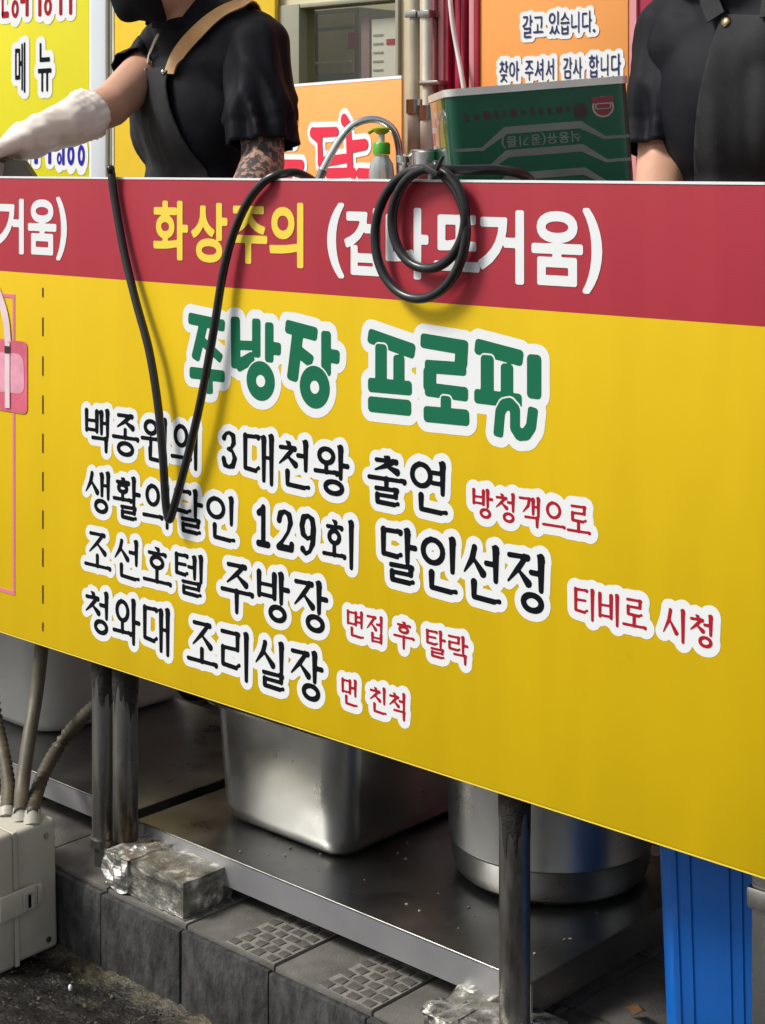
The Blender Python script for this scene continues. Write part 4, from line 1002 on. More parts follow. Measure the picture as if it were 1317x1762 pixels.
def ell(cx, cy, rx, ry, a, Y, tilt=0.0):
    x, y = rx * math.cos(a), -ry * math.sin(a)
    return onY(cx + x * math.cos(tilt) - y * math.sin(tilt), cy + x * math.sin(tilt) + y * math.cos(tilt), Y)
for k in range(1, 24):   # outer loop, running anticlockwise as seen
    t = k / 24; pts.append(ell(724, 402, 78 , 112, R(75) + t * 2 * math.pi, -.0095 - .008 * math.sin(math.pi * t), R(4)))
for k in range(0, 25):
    t = k / 24; pts.append(ell(738, 376, 63, 86, R(80) + t * 2 * math.pi, -.0175 + .004 * math.sin(math.pi * t), R(3)))
pts += [onY(752, 284, -.018), onY(748, 290, .0), onY(742, 330, .03), onY(740, 420, .06)]
tube('cable', catmull(pts, 5), .0063, M['rubber'], cl, 14)
tk_ = [onY(750 + 9 * math.cos(a), 296 + 6 * math.sin(a), -.022 - .016 * math.cos(a * .5)) for a in np.linspace(0, 2 * math.pi, 12)]
box('tie_wrap', -.013, .013, -.014, .014, -.0045, .0045, M['cable_tie'], cl, .002, 2, Matrix.Translation(onY(752, 293, -.020)) @ Matrix.Rotation(R(25), 4, 'Y'))
tube('tie_tail', [onY(752, 292, -.03), onY(757, 280, -.032), onY(763, 268, -.03)], .0026, M['cable_tie'], cl, 6)

# ---------------------------------------------------------------- things on the counter
# green oil tin, upside down and leaning a little
TD = 2.30; tc_ = cam(925, 153, TD)
TRot = Matrix.Translation(tc_) @ Matrix.Rotation(math.atan2(FW.y, FW.x) - R(90) + R(4), 4, 'Z') @ Matrix.Rotation(R(-4.6), 4, 'Y')
tn = empty('oil_tin', (tc_.x, tc_.y, TZ), 'dark green square oil tin standing upside down on the counter', 'tin')
tw, td_, th_ = .252, .235, .345
secs = [([(x, y + td_ / 2) for x, y in rrect(tw, td_, .018)], -th_), ([(x, y + td_ / 2) for x, y in rrect(tw, td_, .018)], 0)]
ob_ = loft('body', secs, M['tin_green'], tn, True, True, 30); ob_.data.transform(TRot)
for z in (0.0, -th_ - .006):
    r_ = loft('rim', [([(x, y + td_ / 2) for x, y in rrect(tw + .005, td_ + .005, .02)], z - .001), ([(x, y + td_ / 2) for x, y in rrect(tw + .005, td_ + .005, .02)], z + .009), ([(x, y + td_ / 2) for x, y in rrect(tw - .004, td_ - .004, .018)], z + .009), ([(x, y + td_ / 2) for x, y in rrect(tw - .006, td_ - .006, .018)], z + .001)], M['tin_plate'], tn, True, True, 30); r_.data.transform(TRot)
tp = lambda off: (lambda u, v: TRot @ Vector((u, -off, v)))
us = tw / 1190
def tU(fr): return -tw / 2 + .006 + fr * (tw - .012)
Fd = Field(-tw / 2 + .004, tw / 2 - .004, -.30, -.01, .0012)
for k, dz in enumerate((0, 150, 300, 520, 670)):
    pl = [(0, 352), (.16, 358), (.30, 250), (.73, 250), (.865, 346), (1, 347)]
    for i, ((a, b), (c, d_)) in enumerate(zip(pl, pl[1:])):
        w0 = .0050 if i in (1, 2) else .0022 if i in (0, 4) else .0050
        w1 = .0050 if i in (1, 2) else .0022
        if i == 1: w0 = .0024
        if i == 3: w1 = .0024
        if dz == 520: b, d_ = b - 20, d_ - 20
        Fd.cone(tU(a), -(b + dz) * us, w0, tU(c), -(d_ + dz) * us, w1, pad=.01)
Fd.mesh('printed_band', 0, tp(.0006), M['tin_band'], tn)
bl_ = []
Fd = Field(-.115, .12, -.060, -.008, .0012); rnd = random.Random(5)
x = -.105
while x < .060:
    wv_ = rnd.uniform(.004, .010); Fd.slab([(x, -.030 - .002 * rnd.random()), (x + wv_, -.030)], rnd.uniform(.003, .0065), pad=.01); x += wv_ + rnd.uniform(.004, .007)
Fd.slab([(.048, -.034), (.066, -.034)], .010, pad=.01)
Fd.mesh('faded_print', 0, tp(.0006), M['tin_maroon'], tn)
Fd = Field(.06, .12, -.055, -.005, .0008); ec = (.0885, -.031)
Fd.ring(ec[0], ec[1], .0150, .0145, .0001, .0001); Fd.mesh('emblem_disc', 0, tp(.0006), M['emblem_pale'], tn)
Fd = Field(.06, .12, -.055, -.005, .0008); Fd.ring(ec[0], ec[1], .0125, .0120, .0001, .0001); Fd.cone(ec[0] - .012, ec[1] + .010, .004, ec[0] + .012, ec[1] + .010, .004); Fd.mesh('emblem_field', 0, tp(.0011), M['emblem_red'], tn)
Fd = Field(.06, .12, -.055, -.005, .0008); Fd.slab([(ec[0] - .011, ec[1] + .001), (ec[0] + .011, ec[1] + .001)], .0042); Fd.mesh('emblem_bar', 0, tp(.0016), M['emblem_pale'], tn)
Fd = Field(.06, .12, -.055, -.005, .0008); Fd.slab([(ec[0] - .0095, ec[1] + .001), (ec[0] + .0095, ec[1] + .001)], .0028); Fd.mesh('emblem_bar', 0, tp(.0021), M['emblem_red'], tn)
# the word on the tin, upside down
Fd = Field(-.06, .06, -.02, .02, .0009); x = -.052
for ch, wd in (('식', .0165), ('용', .0165), ('유', .0165), ('(', .006), ('콩', .0165), ('기', .0165), ('름', .0165), (')', .006)):
    if ch in '()': Fd.glyph(ch, x, x + wd, -.0085, .0085, {'(': (.06, .32, -.2, .70), ')': (.02, .28, -.2, .70)}[ch])
    else: Fd.glyph(ch, x, x + wd * .94, -.0075, .0075)
    x += wd
cxt = tU(.515); czt = -325 * us
Fd.mesh('lettering', .0002, lambda u, v: TRot @ Vector((cxt - u, -.0006, czt - v)), M['tin_band'], tn)

# gooseneck tap
fa = empty('gooseneck_tap', cam(690, 420, 2.75), 'curved steel gooseneck tap behind the soap bottle', 'tap')
g = [(690, 430), (689, 330), (688, 290), (686, 250), (676, 222), (655, 207), (630, 206), (605, 217), (585, 240), (566, 272), (552, 300), (545, 322)]
tube('spout', catmull([cam(x, y, 2.75 - .002 * i) for i, (x, y) in enumerate(g)], 6), .0062, M['chrome'], fa, 12)
b0 = cam(697, 292, 2.74)
lathe('valve', [(0, -.10), (.013, -.10), (.013, -.04), (.017, -.03), (.017, -.01), (.011, -.005), (.011, .008), (.015, .012), (.015, .022), (.006, .026), (0, .026)], b0, M['chrome'], fa, 18)
tube('lever', [b0 + Vector((0, 0, .016)), b0 + Vector((.03, -.01, .03))], .004, M['chrome'], fa, 8)
tube('nozzle', [cam(556, 292, 2.73), cam(545, 322, 2.73)], .0075, M['steel_dull'], fa, 10)
# soap bottle
sb = cam(657, 285, 2.62); sbz = TZ
so_ = empty('soap_bottle', (sb.x, sb.y, sbz), 'clear soap bottle with green pump behind the tap', 'bottle')
zt = cam(657, 266, 2.62).z - sbz
lathe('body', [(0, 0), (.018, 0), (.020, .005), (.020, zt - .03), (.018, zt - .014), (.012, zt - .004), (.011, zt)], (sb.x, sb.y, sbz), M['soap_body'], so_, 24)
lathe('collar', [(0, 0), (.0135, 0), (.0135, .016), (.011, .019), (0, .019)], (sb.x, sb.y, sbz + zt + .0005), M['soap_green'], so_, 24)
lathe('stem', [(0, 0), (.005, 0), (.005, .012), (0, .012)], (sb.x, sb.y, sbz + zt + .020), M['pvc'], so_, 12)
zh = sbz + zt + .032
lathe('pump_head', [(0, 0), (.007, 0), (.012, .004), (.013, .009), (.008, .012), (0, .012)], (sb.x, sb.y, zh), M['soap_pump'], so_, 18)
tube('pump_nozzle', [Vector((sb.x, sb.y, zh + .008)), Vector((sb.x, sb.y, zh + .007)) - RT * .012, Vector((sb.x, sb.y, zh + .002)) - RT * .021], .0032, M['soap_pump'], so_, 8)
# steel cup
cu = cam(735, 270, 2.50); cz = TZ; zt = cam(735, 257, 2.50).z - cz
cu_e = empty('steel_cup', (cu.x, cu.y, cz), 'shiny steel cup behind the cable coil', 'cup')
lathe('wall', [(0, 0), (.019, 0), (.021, .004), (.0225, zt - .004), (.0245, zt - .002), (.0245, zt), (.022, zt), (.020, .01), (0, .008)], (cu.x, cu.y, cz), M['chrome'], cu_e, 32)
# enamel bowl and grey scoop at far left
bw_ = cam(-20, 285, 3.25); zt = cam(-20, 270, 3.25).z
bo = empty('enamel_bowl', (bw_.x, bw_.y, TZ), 'pale blue rimmed enamel bowl at the left end of the counter', 'bowl')
lathe('shell', [(0, .0), (.04, .0), (.05, .01), (.072, zt - TZ - .006), (.076, zt - TZ), (.073, zt - TZ + .001), (.068, zt - TZ - .006), (.045, .014), (0, .01)], (bw_.x, bw_.y, TZ), M['enamel'], bo, 32)
bt_ = empty('grey_scoop', cam(30, 300, 3.12), 'dark grey metal scoop under the gloved hand', 'scoop')
a, b, c, d = cam(8, 274, 3.12), cam(38, 276, 3.12), cam(58, 306, 3.12), cam(4, 306, 3.12)
bm = bmesh.new(); f1 = [bm.verts.new(p) for p in (a, b, c, d)]; f2 = [bm.verts.new(p + FW * .05) for p in (a, b, c, d)]
bm.faces.new(f1); bm.faces.new(list(reversed(f2)))
for k in range(4): bm.faces.new((f1[k], f2[k], f2[(k + 1) % 4], f1[(k + 1) % 4]))
bmesh.ops.bevel(bm, geom=bm.edges[:], offset=.003, segments=2, affect='EDGES'); bmesh.ops.recalc_face_normals(bm, faces=bm.faces)
angle_smooth(bmo('pan', bm, M['tray_grey'], bt_))
tube('handle', [cam(20, 278, 3.15), cam(-12, 272, 3.12), cam(-40, 268, 3.05)], .006, M['tray_grey'], bt_, 8)

# ---------------------------------------------------------------- the two cooks
def blob(prims, voxel, smooth_it, disp=None):
    bm = bmesh.new()
    for pr in prims:
        if pr[0] == 'c':
            _, a, ra, b, rb = pr; pts = []
            t = bmesh.new(); bmesh.ops.create_icosphere(t, subdivisions=2, radius=1.0); sv = [v.co.copy() for v in t.verts]; t.free()
            vs = [bm.verts.new(Vector(a) + v * ra) for v in sv] + [bm.verts.new(Vector(b) + v * rb) for v in sv]
            h = bmesh.ops.convex_hull(bm, input=vs)
            bmesh.ops.delete(bm, geom=[g for g in h['geom_interior'] if isinstance(g, bmesh.types.BMVert)], context='VERTS')
        else:
            _, c, rad, mtx = pr
            r = bmesh.ops.create_icosphere(bm, subdivisions=3, radius=1.0)
            for v in r['verts']: v.co = Vector(c) + mtx @ Vector((v.co.x * rad[0], v.co.y * rad[1], v.co.z * rad[2]))
    me = bpy.data.meshes.new('tmp'); bm.to_mesh(me); bm.free()
    o = bpy.data.objects.new('tmp', me)
    m = o.modifiers.new('r', 'REMESH'); m.mode = 'VOXEL'; m.voxel_size = voxel
    s = o.modifiers.new('s', 'SMOOTH'); s.factor = .5; s.iterations = smooth_it
    out = bpy.data.meshes.new_from_object(tmp_eval(o))
    bpy.data.objects.remove(o); bpy.data.meshes.remove(me)
    if disp:
        nr = [v.normal.copy() for v in out.vertices]
        for v, n_ in zip(out.vertices, nr): v.co += n_ * disp(v.co)
    return out
def cut(me, planes):
    """keep the side of each plane the normal points away from"""
    bm = bmesh.new(); bm.from_mesh(me)
    for co_, no in planes:
        bmesh.ops.bisect_plane(bm, geom=bm.verts[:] + bm.edges[:] + bm.faces[:], plane_co=co_, plane_no=no, clear_outer=True)
    bm.to_mesh(me); bm.free(); return me
def bvh(me):
    bm = bmesh.new(); bm.from_mesh(me); t = BVHTree.FromBMesh(bm); bm.free(); return t
def ribbon(name, pts, nrm, width, thick, m, parent):
    bm = bmesh.new(); rg = []
    for i, (p, n) in enumerate(zip(pts, nrm)):
        t = (pts[min(i + 1, len(pts) - 1)] - pts[max(i - 1, 0)]).normalized(); sdv = t.cross(n).normalized() * width / 2; nn = n * thick
        rg.append([bm.verts.new(p - sdv), bm.verts.new(p + sdv), bm.verts.new(p + sdv + nn), bm.verts.new(p - sdv + nn)])
    for a, b in zip(rg, rg[1:]):
        for k in range(4): bm.faces.new((a[k], a[(k + 1) % 4], b[(k + 1) % 4], b[k]))
    bm.faces.new(rg[0]); bm.faces.new(list(reversed(rg[-1]))); bmesh.ops.recalc_face_normals(bm, faces=bm.faces)
    return angle_smooth(bmo(name, bm, m, parent), 50)
I3 = Matrix.Identity(3)
def fold(seed, amp):
    def f(p):
        q = Vector((p.x * 9 + seed, p.y * 9, p.z * 4.5)); a = noise.noise(q); b = noise.noise(Vector((p.x * 20 + p.z * 14, p.y * 20 - seed, p.z * 9)))
        return amp * (1 - abs(a) * 2.2) * .7 + amp * .6 * b
    return f
def frame(F):
    F = Vector((F[0], F[1], 0)).normalized(); L = Vector((-F.y, F.x, 0))     # facing, and the person's left
    return F, L, Matrix((( -L.x, F.x, 0), (-L.y, F.y, 0), (0, 0, 1)))           # local x = right, y = forward
def hand(prims, wrist, d, palm_n, curl, size=1.0):
    """palm with four fingers and a thumb; d = direction of the hand, palm_n = side the palm faces"""
    d = d.normalized(); palm_n = (palm_n - d * palm_n.dot(d)).normalized(); s = d.cross(palm_n)
    kn = wrist + d * .085 * size
    for k in range(4):
        off = s * (k - 1.5) * .0205 * size
        prims.append(('c', wrist + d * .015 + off * .6, .017 * size, kn + off, .0125 * size))
        ln = (.040, .046, .044, .034)[k] * size; p = kn + off; dirn = d.copy()
        for j in range(3):
            ax = s; dirn = (Matrix.Rotation(curl[j], 3, ax) @ dirn) if True else dirn
            q_ = p + dirn * ln * (1, .65, .5)[j]; prims.append(('c', p, (.0098, .0090, .0082)[j] * size, q_, (.0090, .0082, .0072)[j] * size)); p = q_
    tb_ = wrist + d * .028 * size - s * .030 * size
    t1 = tb_ + (d * .6 - s * .55 + palm_n * .4).normalized() * .042 * size; t2 = t1 + (d * .85 + palm_n * .4).normalized() * .030 * size
    prims.append(('c', wrist + d * .01 - s * .012, .016 * size, tb_, .0145 * size)); prims.append(('c', tb_, .0135 * size, t1, .0110 * size)); prims.append(('c', t1, .0108 * size, t2, .0085 * size))
def cook(name, label, base, F, J, tw, head, gloved, seed, voxel=.009):
    F, L, Rm = frame(F); U = Vector((0, 0, 1))
    root = empty(name, base, label, 'person')
    nk, ls, le, lw, rs_, re_, rw, pel = (J[k] for k in ('neck', 'ls', 'le', 'lw', 'rs', 're', 'rw', 'pelvis'))
    mid = (ls + rs_) / 2
    ch = mid * .72 + pel * .28 + F * .015; wa = mid * .36 + pel * .64 + F * .02
    hips = [pel + L * .09 + U * -.04, pel - L * .09 + U * -.04]
    def torso(g):
        P = [('e', ch + U * .0, (.150 * tw + g, .112 + g, .16 + g), Rm), ('e', wa, (.140 * tw + g, .115 + g, .15 + g), Rm), ('e', pel, (.160 * tw + g, .118 + g, .13 + g), Rm),
             ('c', mid + (ls - mid) * .62 - U * .035, .074 + g, mid + (rs_ - mid) * .62 - U * .035, .074 + g), ('c', mid - U * .02, .07 + g, nk - U * .02, .058 + g),
             ('e', ch + (ls - mid) * .5 + F * .018 - U * .0, (.075 * tw + g, .07 + g, .10 + g), Rm), ('e', ch + (rs_ - mid) * .5 + F * .018, (.075 * tw + g, .07 + g, .10 + g), Rm)]
        return P
    def slope(g): return [('c', nk - U * .005, .050 + g, ls + U * .002 - (ls - mid) * .1, .052 + g), ('c', nk - U * .005, .050 + g, rs_ + U * .002 - (rs_ - mid) * .1, .052 + g)]
    hd_c, hd_d = head                                    # head centre, look direction
    hd_d = hd_d.normalized(); hs_ = hd_d.cross(U).normalized(); hu = hs_.cross(hd_d).normalized()
    Hm = Matrix((( hs_.x, hd_d.x, hu.x), (hs_.y, hd_d.y, hu.y), (hs_.z, hd_d.z, hu.z)))
    hp = lambda x, y, z: hd_c + Hm @ Vector((x, y, z))
    B = torso(0) + slope(0)
    B += [('c', ls, .056, le, .043), ('c', le, .045, lw, .030), ('c', rs_, .056, re_, .043), ('c', re_, .045, rw, .030)]
    B += [('c', nk - U * .04, .056, hd_c - hu * .03 - hd_d * .02, .053)]
    B += [('e', hp(0, -.012, .030), (.076, .094, .090), Hm), ('e', hp(0, .018, -.035), (.060, .068, .082), Hm), ('c', hp(0, .060, -.080), .024, hp(0, .045, -.075), .034), ('c', hp(0, .078, .018), .009, hp(0, .098, -.022), .013),
          ('c', hp(-.022, .080, -.060), .010, hp(.022, .080, -.060), .010), ('e', hp(.080, -.010, -.005), (.010, .020, .032), Hm), ('e', hp(-.080, -.010, -.005), (.010, .020, .032), Hm), ('c', hp(-.035, .078, .040), .012, hp(.035, .078, .040), .012)]
    hl, hr = J['lhand'], J['rhand']
    if not gloved: hand(B, rw, hr, J.get('rpalm', -U), (.35, .5, .35))
    hand(B, lw, hl, J.get('lpalm', -U), (.35, .5, .35))
    feet = []
    for k, hp_ in enumerate(hips):
        kn = Vector((hp_.x, hp_.y, .60)) + F * .02; an = Vector((hp_.x, hp_.y, KT + .09)) - F * .02
        B += [('c', hp_, .082, kn, .056), ('c', kn, .056, an, .038), ('c', an, .036, an + F * .10 - U * .055, .03)]; feet.append((hp_, kn, an))
    me = blob(B, .0075, 5); link('body', me, M['skin'], root, True)
    if J.get('tattoo'):
        me.materials.append(J['tattoo'])
        a, b = le, lw
        for p in me.polygons:
            t = (p.center - a).dot(b - a) / (b - a).length_squared
            d_ = (p.center - a - (b - a) * t).length
            tu = (p.center - ls).dot(le - ls) / (le - ls).length_squared; du = (p.center - ls - (le - ls) * tu).length
            if (-.2 < t < .92 and d_ < .07) or (.6 < tu < 1.1 and du < .07): p.material_index = 1
    # clothes
    g = .014
    sl_, sr_ = J['slv']
    sm = blob(torso(g) + slope(g), voxel, 7, fold(seed, .0060))
    cut(sm, [(pel - U * .13, -U)])
    shirt = link('shirt', sm, M['shirt'], root, True)
    sd_ = shirt.modifiers.new('thickness', 'SOLIDIFY'); sd_.thickness = .003; sd_.offset = -1
    def sleeve_part(a, b, end, r0, r1, inward, sd0):
        d_ = (b - a).normalized(); L_ = (b - a).length * end; x_ = d_.orthogonal().normalized(); y_ = d_.cross(x_)
        bm = bmesh.new(); rg = []; n = 56; m_ = 34
        for i in range(m_):
            t = i / (m_ - 1); s_ = -.055 + (L_ + .055) * t
            k = min(1, max(0.02, (s_ + .056) / .06)); rad = (r0 + (r1 - r0) * t) * math.sqrt(1 - (1 - k) ** 2)
            ring_ = []
            for q in range(n):
                an = 2 * math.pi * q / n; dr_ = x_ * math.cos(an) + y_ * math.sin(an)
                c_ = a + d_ * s_ + inward * .5 * (1 - t)
                p_ = c_ + dr_ * rad
                f1 = noise.noise(Vector((math.cos(an) * 1.7 + t * 1.4, math.sin(an) * 1.7 - t * 1.1, t * 1.3 + sd0)))
                f2 = noise.noise(Vector((math.cos(an) * 3.6 + t * 3, math.sin(an) * 3.6 + sd0, t * 3.2)))
                am = min(1, max(0, t * 1.6 - .1))
                p_ += dr_ * am * (.0105 * (1 - abs(f1) * 2.6) + .006 * f2)
                if i in (m_ - 6,): p_ -= dr_ * .0022
                ring_.append(bm.verts.new(p_))
            rg.append(ring_)
        for u_, v_ in zip(rg, rg[1:]):
            for q in range(n): bm.faces.new((u_[q], u_[(q + 1) % n], v_[(q + 1) % n], v_[q]))
        bm.faces.new(rg[0]); bmesh.ops.recalc_face_normals(bm, faces=bm.faces)
        o_ = bmo('sleeve', bm, M['shirt'], shirt, True); t_ = o_.modifiers.new('thickness', 'SOLIDIFY'); t_.thickness = .003; t_.offset = -1
        return o_
    sleeve_part(ls, le, sl_, .066, J.get('lsr', .066), (mid - ls) * .10, seed)
    sleeve_part(rs_, re_, sr_, .064, J.get('rsr', .060), (mid - rs_) * .10, seed + 3)
    # collar
    ax = (hd_c - nk).normalized(); ax = (ax + U * .8 - F * .1).normalized()
    sx_ = F.cross(ax).normalized(); fy_ = ax.cross(sx_).normalized()
    bm = bmesh.new(); rg = []
    for (rr, zz) in ((.066, -.012), (.069, .020), (.076, .012), (.086, -.016), (.080, -.020)):
        rg.append([bm.verts.new(nk + ax * (zz + .010 * math.cos(a)) + (sx_ * math.sin(a) * rr + fy_ * math.cos(a) * rr * 1.05)) for a in np.linspace(R(-165), R(165), 30) + math.pi])
    for a, b in zip(rg, rg[1:]):
        for k in range(len(a) - 1): bm.faces.new((a[k], a[k + 1], b[k + 1], b[k]))
    bmesh.ops.recalc_face_normals(bm, faces=bm.faces)
    cl_ = bmo('collar', bm, M['shirt'], shirt, True)
    # trousers, shoes
    T = [('e', pel - U * .03, (.168, .128, .12), Rm)]
    for h_, kn, an in feet: T += [('c', h_, .096, kn, .074), ('c', kn, .074, an, .064)]
    link('trousers', blob(T, .014, 5, fold(seed + 4, .004)), M['trousers'], root, True)
    for h_, kn, an in feet:
        link('shoe', blob([('c', an - U * .045 - F * .02, .040, an - U * .052 + F * .13, .036), ('c', an, .046, an - U * .04, .045)], .01, 4), M['shoe'], root, True)
    # hair, eyes, mask
    hm = cut(blob([('e', hp(0, -.018, .036), (.086, .102, .098), Hm)], .009, 4, lambda p: .004 * noise.noise(p * 60)), [(hp(0, .045, .045), (hd_d * .8 - hu * .6))])
    cut(hm, [(hp(0, 0, -.045), -hu)]); link('hair', hm, M['hair'], root, True)
    for s in (-1, 1):
        bm = bmesh.new(); r = bmesh.ops.create_uvsphere(bm, u_segments=12, v_segments=8, radius=.011)
        for v in r['verts']: v.co += hp(s * .031, .076, .012)
        ey = bmo('eye', bm, M['eye_white'], root, True)
        bm = bmesh.new(); r = bmesh.ops.create_uvsphere(bm, u_segments=10, v_segments=6, radius=.0055)
        for v in r['verts']: v.co += hp(s * .031, .0835, .012)
        bmo('iris', bm, M['hair'], ey, True)
    mm_ = blob([('e', hp(0, .018, -.035), (.068, .078, .090), Hm), ('c', hp(0, .090, -.022), .020, hp(0, .078, -.080), .030)], .008, 6)
    cut(mm_, [(hp(0, .0, -.006), hu), (hp(0, .012, 0), -hd_d)])
    mk = link('face_mask', mm_, M['mask'], root, True); k_ = mk.modifiers.new('thickness', 'SOLIDIFY'); k_.thickness = .002
    for s in (-1, 1): tube('ear_loop', catmull([hp(s * .066, .016, -.022), hp(s * .080, -.010, -.005), hp(s * .083, -.028, .012), hp(s * .080, -.028, -.02), hp(s * .064, .016, -.06)], 5), .0018, M['mask'], mk, 6)
    return root, dict(F=F, L=L, U=U, Rm=Rm, torso=torso, slope=slope, mid=mid, ch=ch, wa=wa, pel=pel, nk=nk, ls=ls, rs=rs_, shirt=sm, g=g)
def bib(info, root, g, planes, seed, m, amp=.004):
    F_, L_ = info['F'], info['L']
    def pleat(p):      # creases running down from the bib
        x = (p - info['ch']).dot(L_); z = p.z
        return fold(seed, amp)(p) * .7 + amp * .9 * noise.noise(Vector((x * 42, z * 3.2, seed))) + amp * .5 * noise.noise(Vector((x * 22 + z * 6, z * 5, seed + 5)))
    me = blob(info['torso'](g), .009, 9, pleat); cut(me, planes)
    o = link('apron', me, m, root, True); s = o.modifiers.new('thickness', 'SOLIDIFY'); s.thickness = .003; s.offset = -1
    return o
tattoo = mat('tattoo', (.40, .24, .17), .5, c2=(.07, .065, .065), mask=(75, .45, .51), var=.2, vscale=30, sss=.1)
# cook at left, reaching out
J1 = dict(neck=cam(322, 18, 3.46), ls=cam(446, 72, 3.36), le=cam(453, 280, 3.30), lw=cam(395, 390, 3.10), rs=cam(275, 100, 3.62), re=cam(190, 182, 3.38), rw=cam(48, 240, 3.20), pelvis=cam(392, 470, 3.56),
          lhand=cam(360, 420, 3.0) - cam(395, 390, 3.10), rhand=cam(-60, 285, 3.1) - cam(48, 240, 3.20), tattoo=tattoo, slv=(.86, .42))
base1 = Vector((J1['pelvis'].x, J1['pelvis'].y, KT))
F1 = Vector((-.36, -.93, 0))
c1, i1 = cook('person', 'person in black polo, apron and black mask reaching left in a pale rubber glove', base1, F1, J1, 1.0, (cam(264, -70, 3.38), Vector((-.62, -.75, -.32))), True, 2.0)
U_ = Vector((0, 0, 1))
ftop = cam(278, 114, 3.4)
ap1 = bib(i1, c1, .024, [(ftop, (U_ * .95 + i1['F'] * .1).normalized()), (i1['ch'] + i1['L'] * .085 + i1['F'] * .05, (i1['L'] * 1.0 + U_ * .34 - i1['F'] * .25).normalized()),
                         (i1['ch'] - i1['L'] * .10, (-i1['L'] * 1.0 + U_ * .25 - i1['F'] * .1).normalized()), (i1['ch'] - i1['F'] * .0, -i1['F']), (i1['pel'] - U_ * .12, -U_)], 11, M['apron'], .0075)
# tan leather strap from bib corner over the near shoulder
tr = bvh(i1['shirt'])
def on_shirt(tree, px, py, off, dflt):
    d = ray(px, py).normalized(); h = tree.ray_cast(CAM, d)
    if h[0] is None:
        h = tree.find_nearest(cam(px, py, dflt))
    return h[0] + h[1] * off, h[1]
sp = [on_shirt(tr, x, y, .010, 3.35) for x, y in ((298, 130), (303, 114), (312, 94), (328, 72), (346, 54), (366, 38), (388, 24), (410, 15), (428, 10))]
P_, N_ = [a for a, b in sp], [b for a, b in sp]
back = [i1['mid'] + i1['L'] * .07 - i1['F'] * .075 + U_ * .03, i1['ch'] - i1['F'] * .12 + i1['L'] * .02]
for b_ in back:
    h = tr.find_nearest(b_); P_.append(h[0] + h[1] * .010); N_.append(h[1])
P_ = catmull(P_, 5); N2 = catmull(N_, 5)
ribbon('leather_strap', P_, [n.normalized() for n in N2], .030, .003, M['leather'], ap1)
sp = [on_shirt(tr, x, y, .010, 3.5) for x, y in ((262, 112), (264, 98), (268, 82), (274, 66), (279, 56))]
ribbon('neck_strap', catmull([a for a, b in sp], 4), [b.normalized() for b in catmull([b for a, b in sp], 4)], .006, .002, M['pvc_dark'], ap1)
for px, py in ((290, 128), (252, 122)):
    p, n = on_shirt(bvh(ap1.data), px, py, .003, 3.4); bm = bmesh.new(); r = bmesh.ops.create_icosphere(bm, subdivisions=2, radius=.006)
    for v in r['verts']: v.co += p
    bmo('rivet', bm, M['chrome'], ap1, True)
# rubber glove
re_, rw = J1['re'], J1['rw']; dg_ = (rw - re_).normalized(); c0 = re_ + (rw - re_) * .24
G = [('c', c0, .052, c0 + dg_ * .03, .050), ('c', c0 + dg_ * .03, .049, rw - dg_ * .03, .038), ('c', rw - dg_ * .04, .042, rw + dg_ * .02, .036)]
hand(G, rw, J1['rhand'], Vector((.3, .1, -1)), (.25, .45, .35), 1.22)
def gl(p):
    t = (p - c0).dot(dg_); v = noise.noise(Vector((p.x * 26, p.y * 26, p.z * 40)))
    x_ = dg_.orthogonal().normalized(); y_ = dg_.cross(x_); an = math.atan2((p - c0).dot(y_), (p - c0).dot(x_))
    return .0011 * math.sin(an * 19 + t * 30) * max(0, 1 - t / .09) + (.0012 * math.sin(t * 480) if t < .04 else 0) + .0030 * (1 - abs(v) * 2.4) * (1 if t < .22 else .3) + .0022 * math.sin((an * 3 + t * 70) + 3 * noise.noise(p * 16)) * max(0, 1 - t / .26) + .0012 * noise.noise(p * 70)
gm = blob(G, .0065, 4, gl); cut(gm, [(c0, -dg_)])
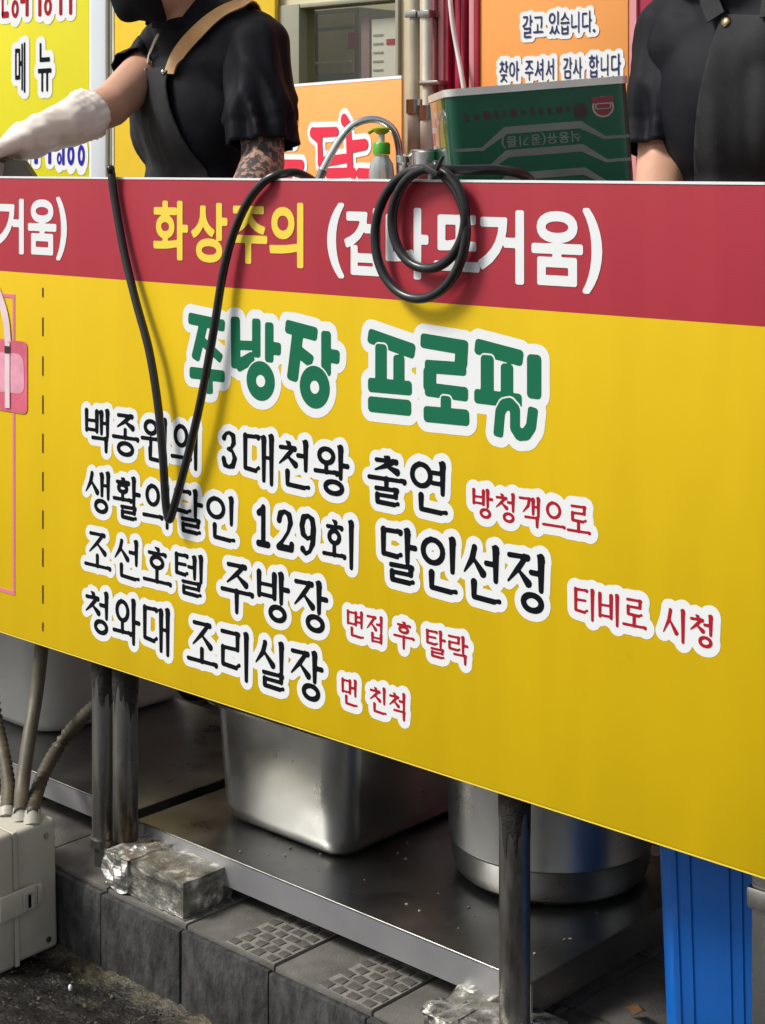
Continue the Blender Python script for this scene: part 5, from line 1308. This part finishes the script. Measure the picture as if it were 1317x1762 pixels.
gv = link('rubber_glove', gm, M['glove'], c1, True); k_ = gv.modifiers.new('thickness', 'SOLIDIFY'); k_.thickness = .002; k_.offset = -1
# cook at right, mostly cut off by the frame
J2 = dict(neck=cam(1258, -22, 2.78), ls=cam(1398, 44, 2.66), le=cam(1420, 300, 2.60), lw=cam(1330, 420, 2.42), rs=cam(1156, 48, 2.86), re=cam(1140, 288, 2.80), rw=cam(1120, 420, 2.60), pelvis=cam(1290, 540, 2.84),
          lhand=Vector((-.3, -.8, -.3)), rhand=Vector((-.2, -.9, -.25)), slv=(.84, .88))
base2 = Vector((J2['pelvis'].x, J2['pelvis'].y, KT))
F2 = Vector((.30, -.95, 0))
c2_, i2 = cook('person', 'person in black shirt and dark bib apron standing beside the green tin', base2, F2, J2, .80, (cam(1252, -150, 2.74), Vector((.1, -.95, -.25))), False, 6.0)
ap2 = bib(i2, c2_, .022, [(cam(1250, 22, 2.7), (U_ * .95 + i2['F'] * .2).normalized()), (cam(1222, 40, 2.66), (-i2['L'] + U_ * .16 - i2['F'] * .15).normalized()), (i2['ch'] + i2['L'] * .11, (i2['L'] + U_ * .2).normalized()), (i2['ch'], -i2['F']), (i2['pel'] - U_ * .12, -U_)], 17, M['apron'], .004)
tr2 = bvh(ap2.data)
p, n = on_shirt(tr2, 1250, 38, .002, 2.62); bm = bmesh.new(); r = bmesh.ops.create_cone(bm, cap_ends=True, segments=18, radius1=.010, radius2=.007, depth=.005)
q_ = n.to_track_quat('Z', 'Y').to_matrix()
for v in r['verts']: v.co = p + q_ @ v.co
bmo('snap_button', bm, M['brass'], ap2, True)
ts = bvh(i2['shirt'])
for pth in (((1240, 34), (1232, 14), (1226, -5), (1222, -20)), ((1330, 34), (1334, 12), (1336, -8))):
    sp = [on_shirt(ts, x, y, .012, 2.7) for x, y in pth]
    ribbon('apron_strap', catmull([a for a, b in sp], 4), [b.normalized() for b in catmull([b for a, b in sp], 4)], .032, .003, M['apron'], ap2)

bpy.data.scenes.remove(TMP)
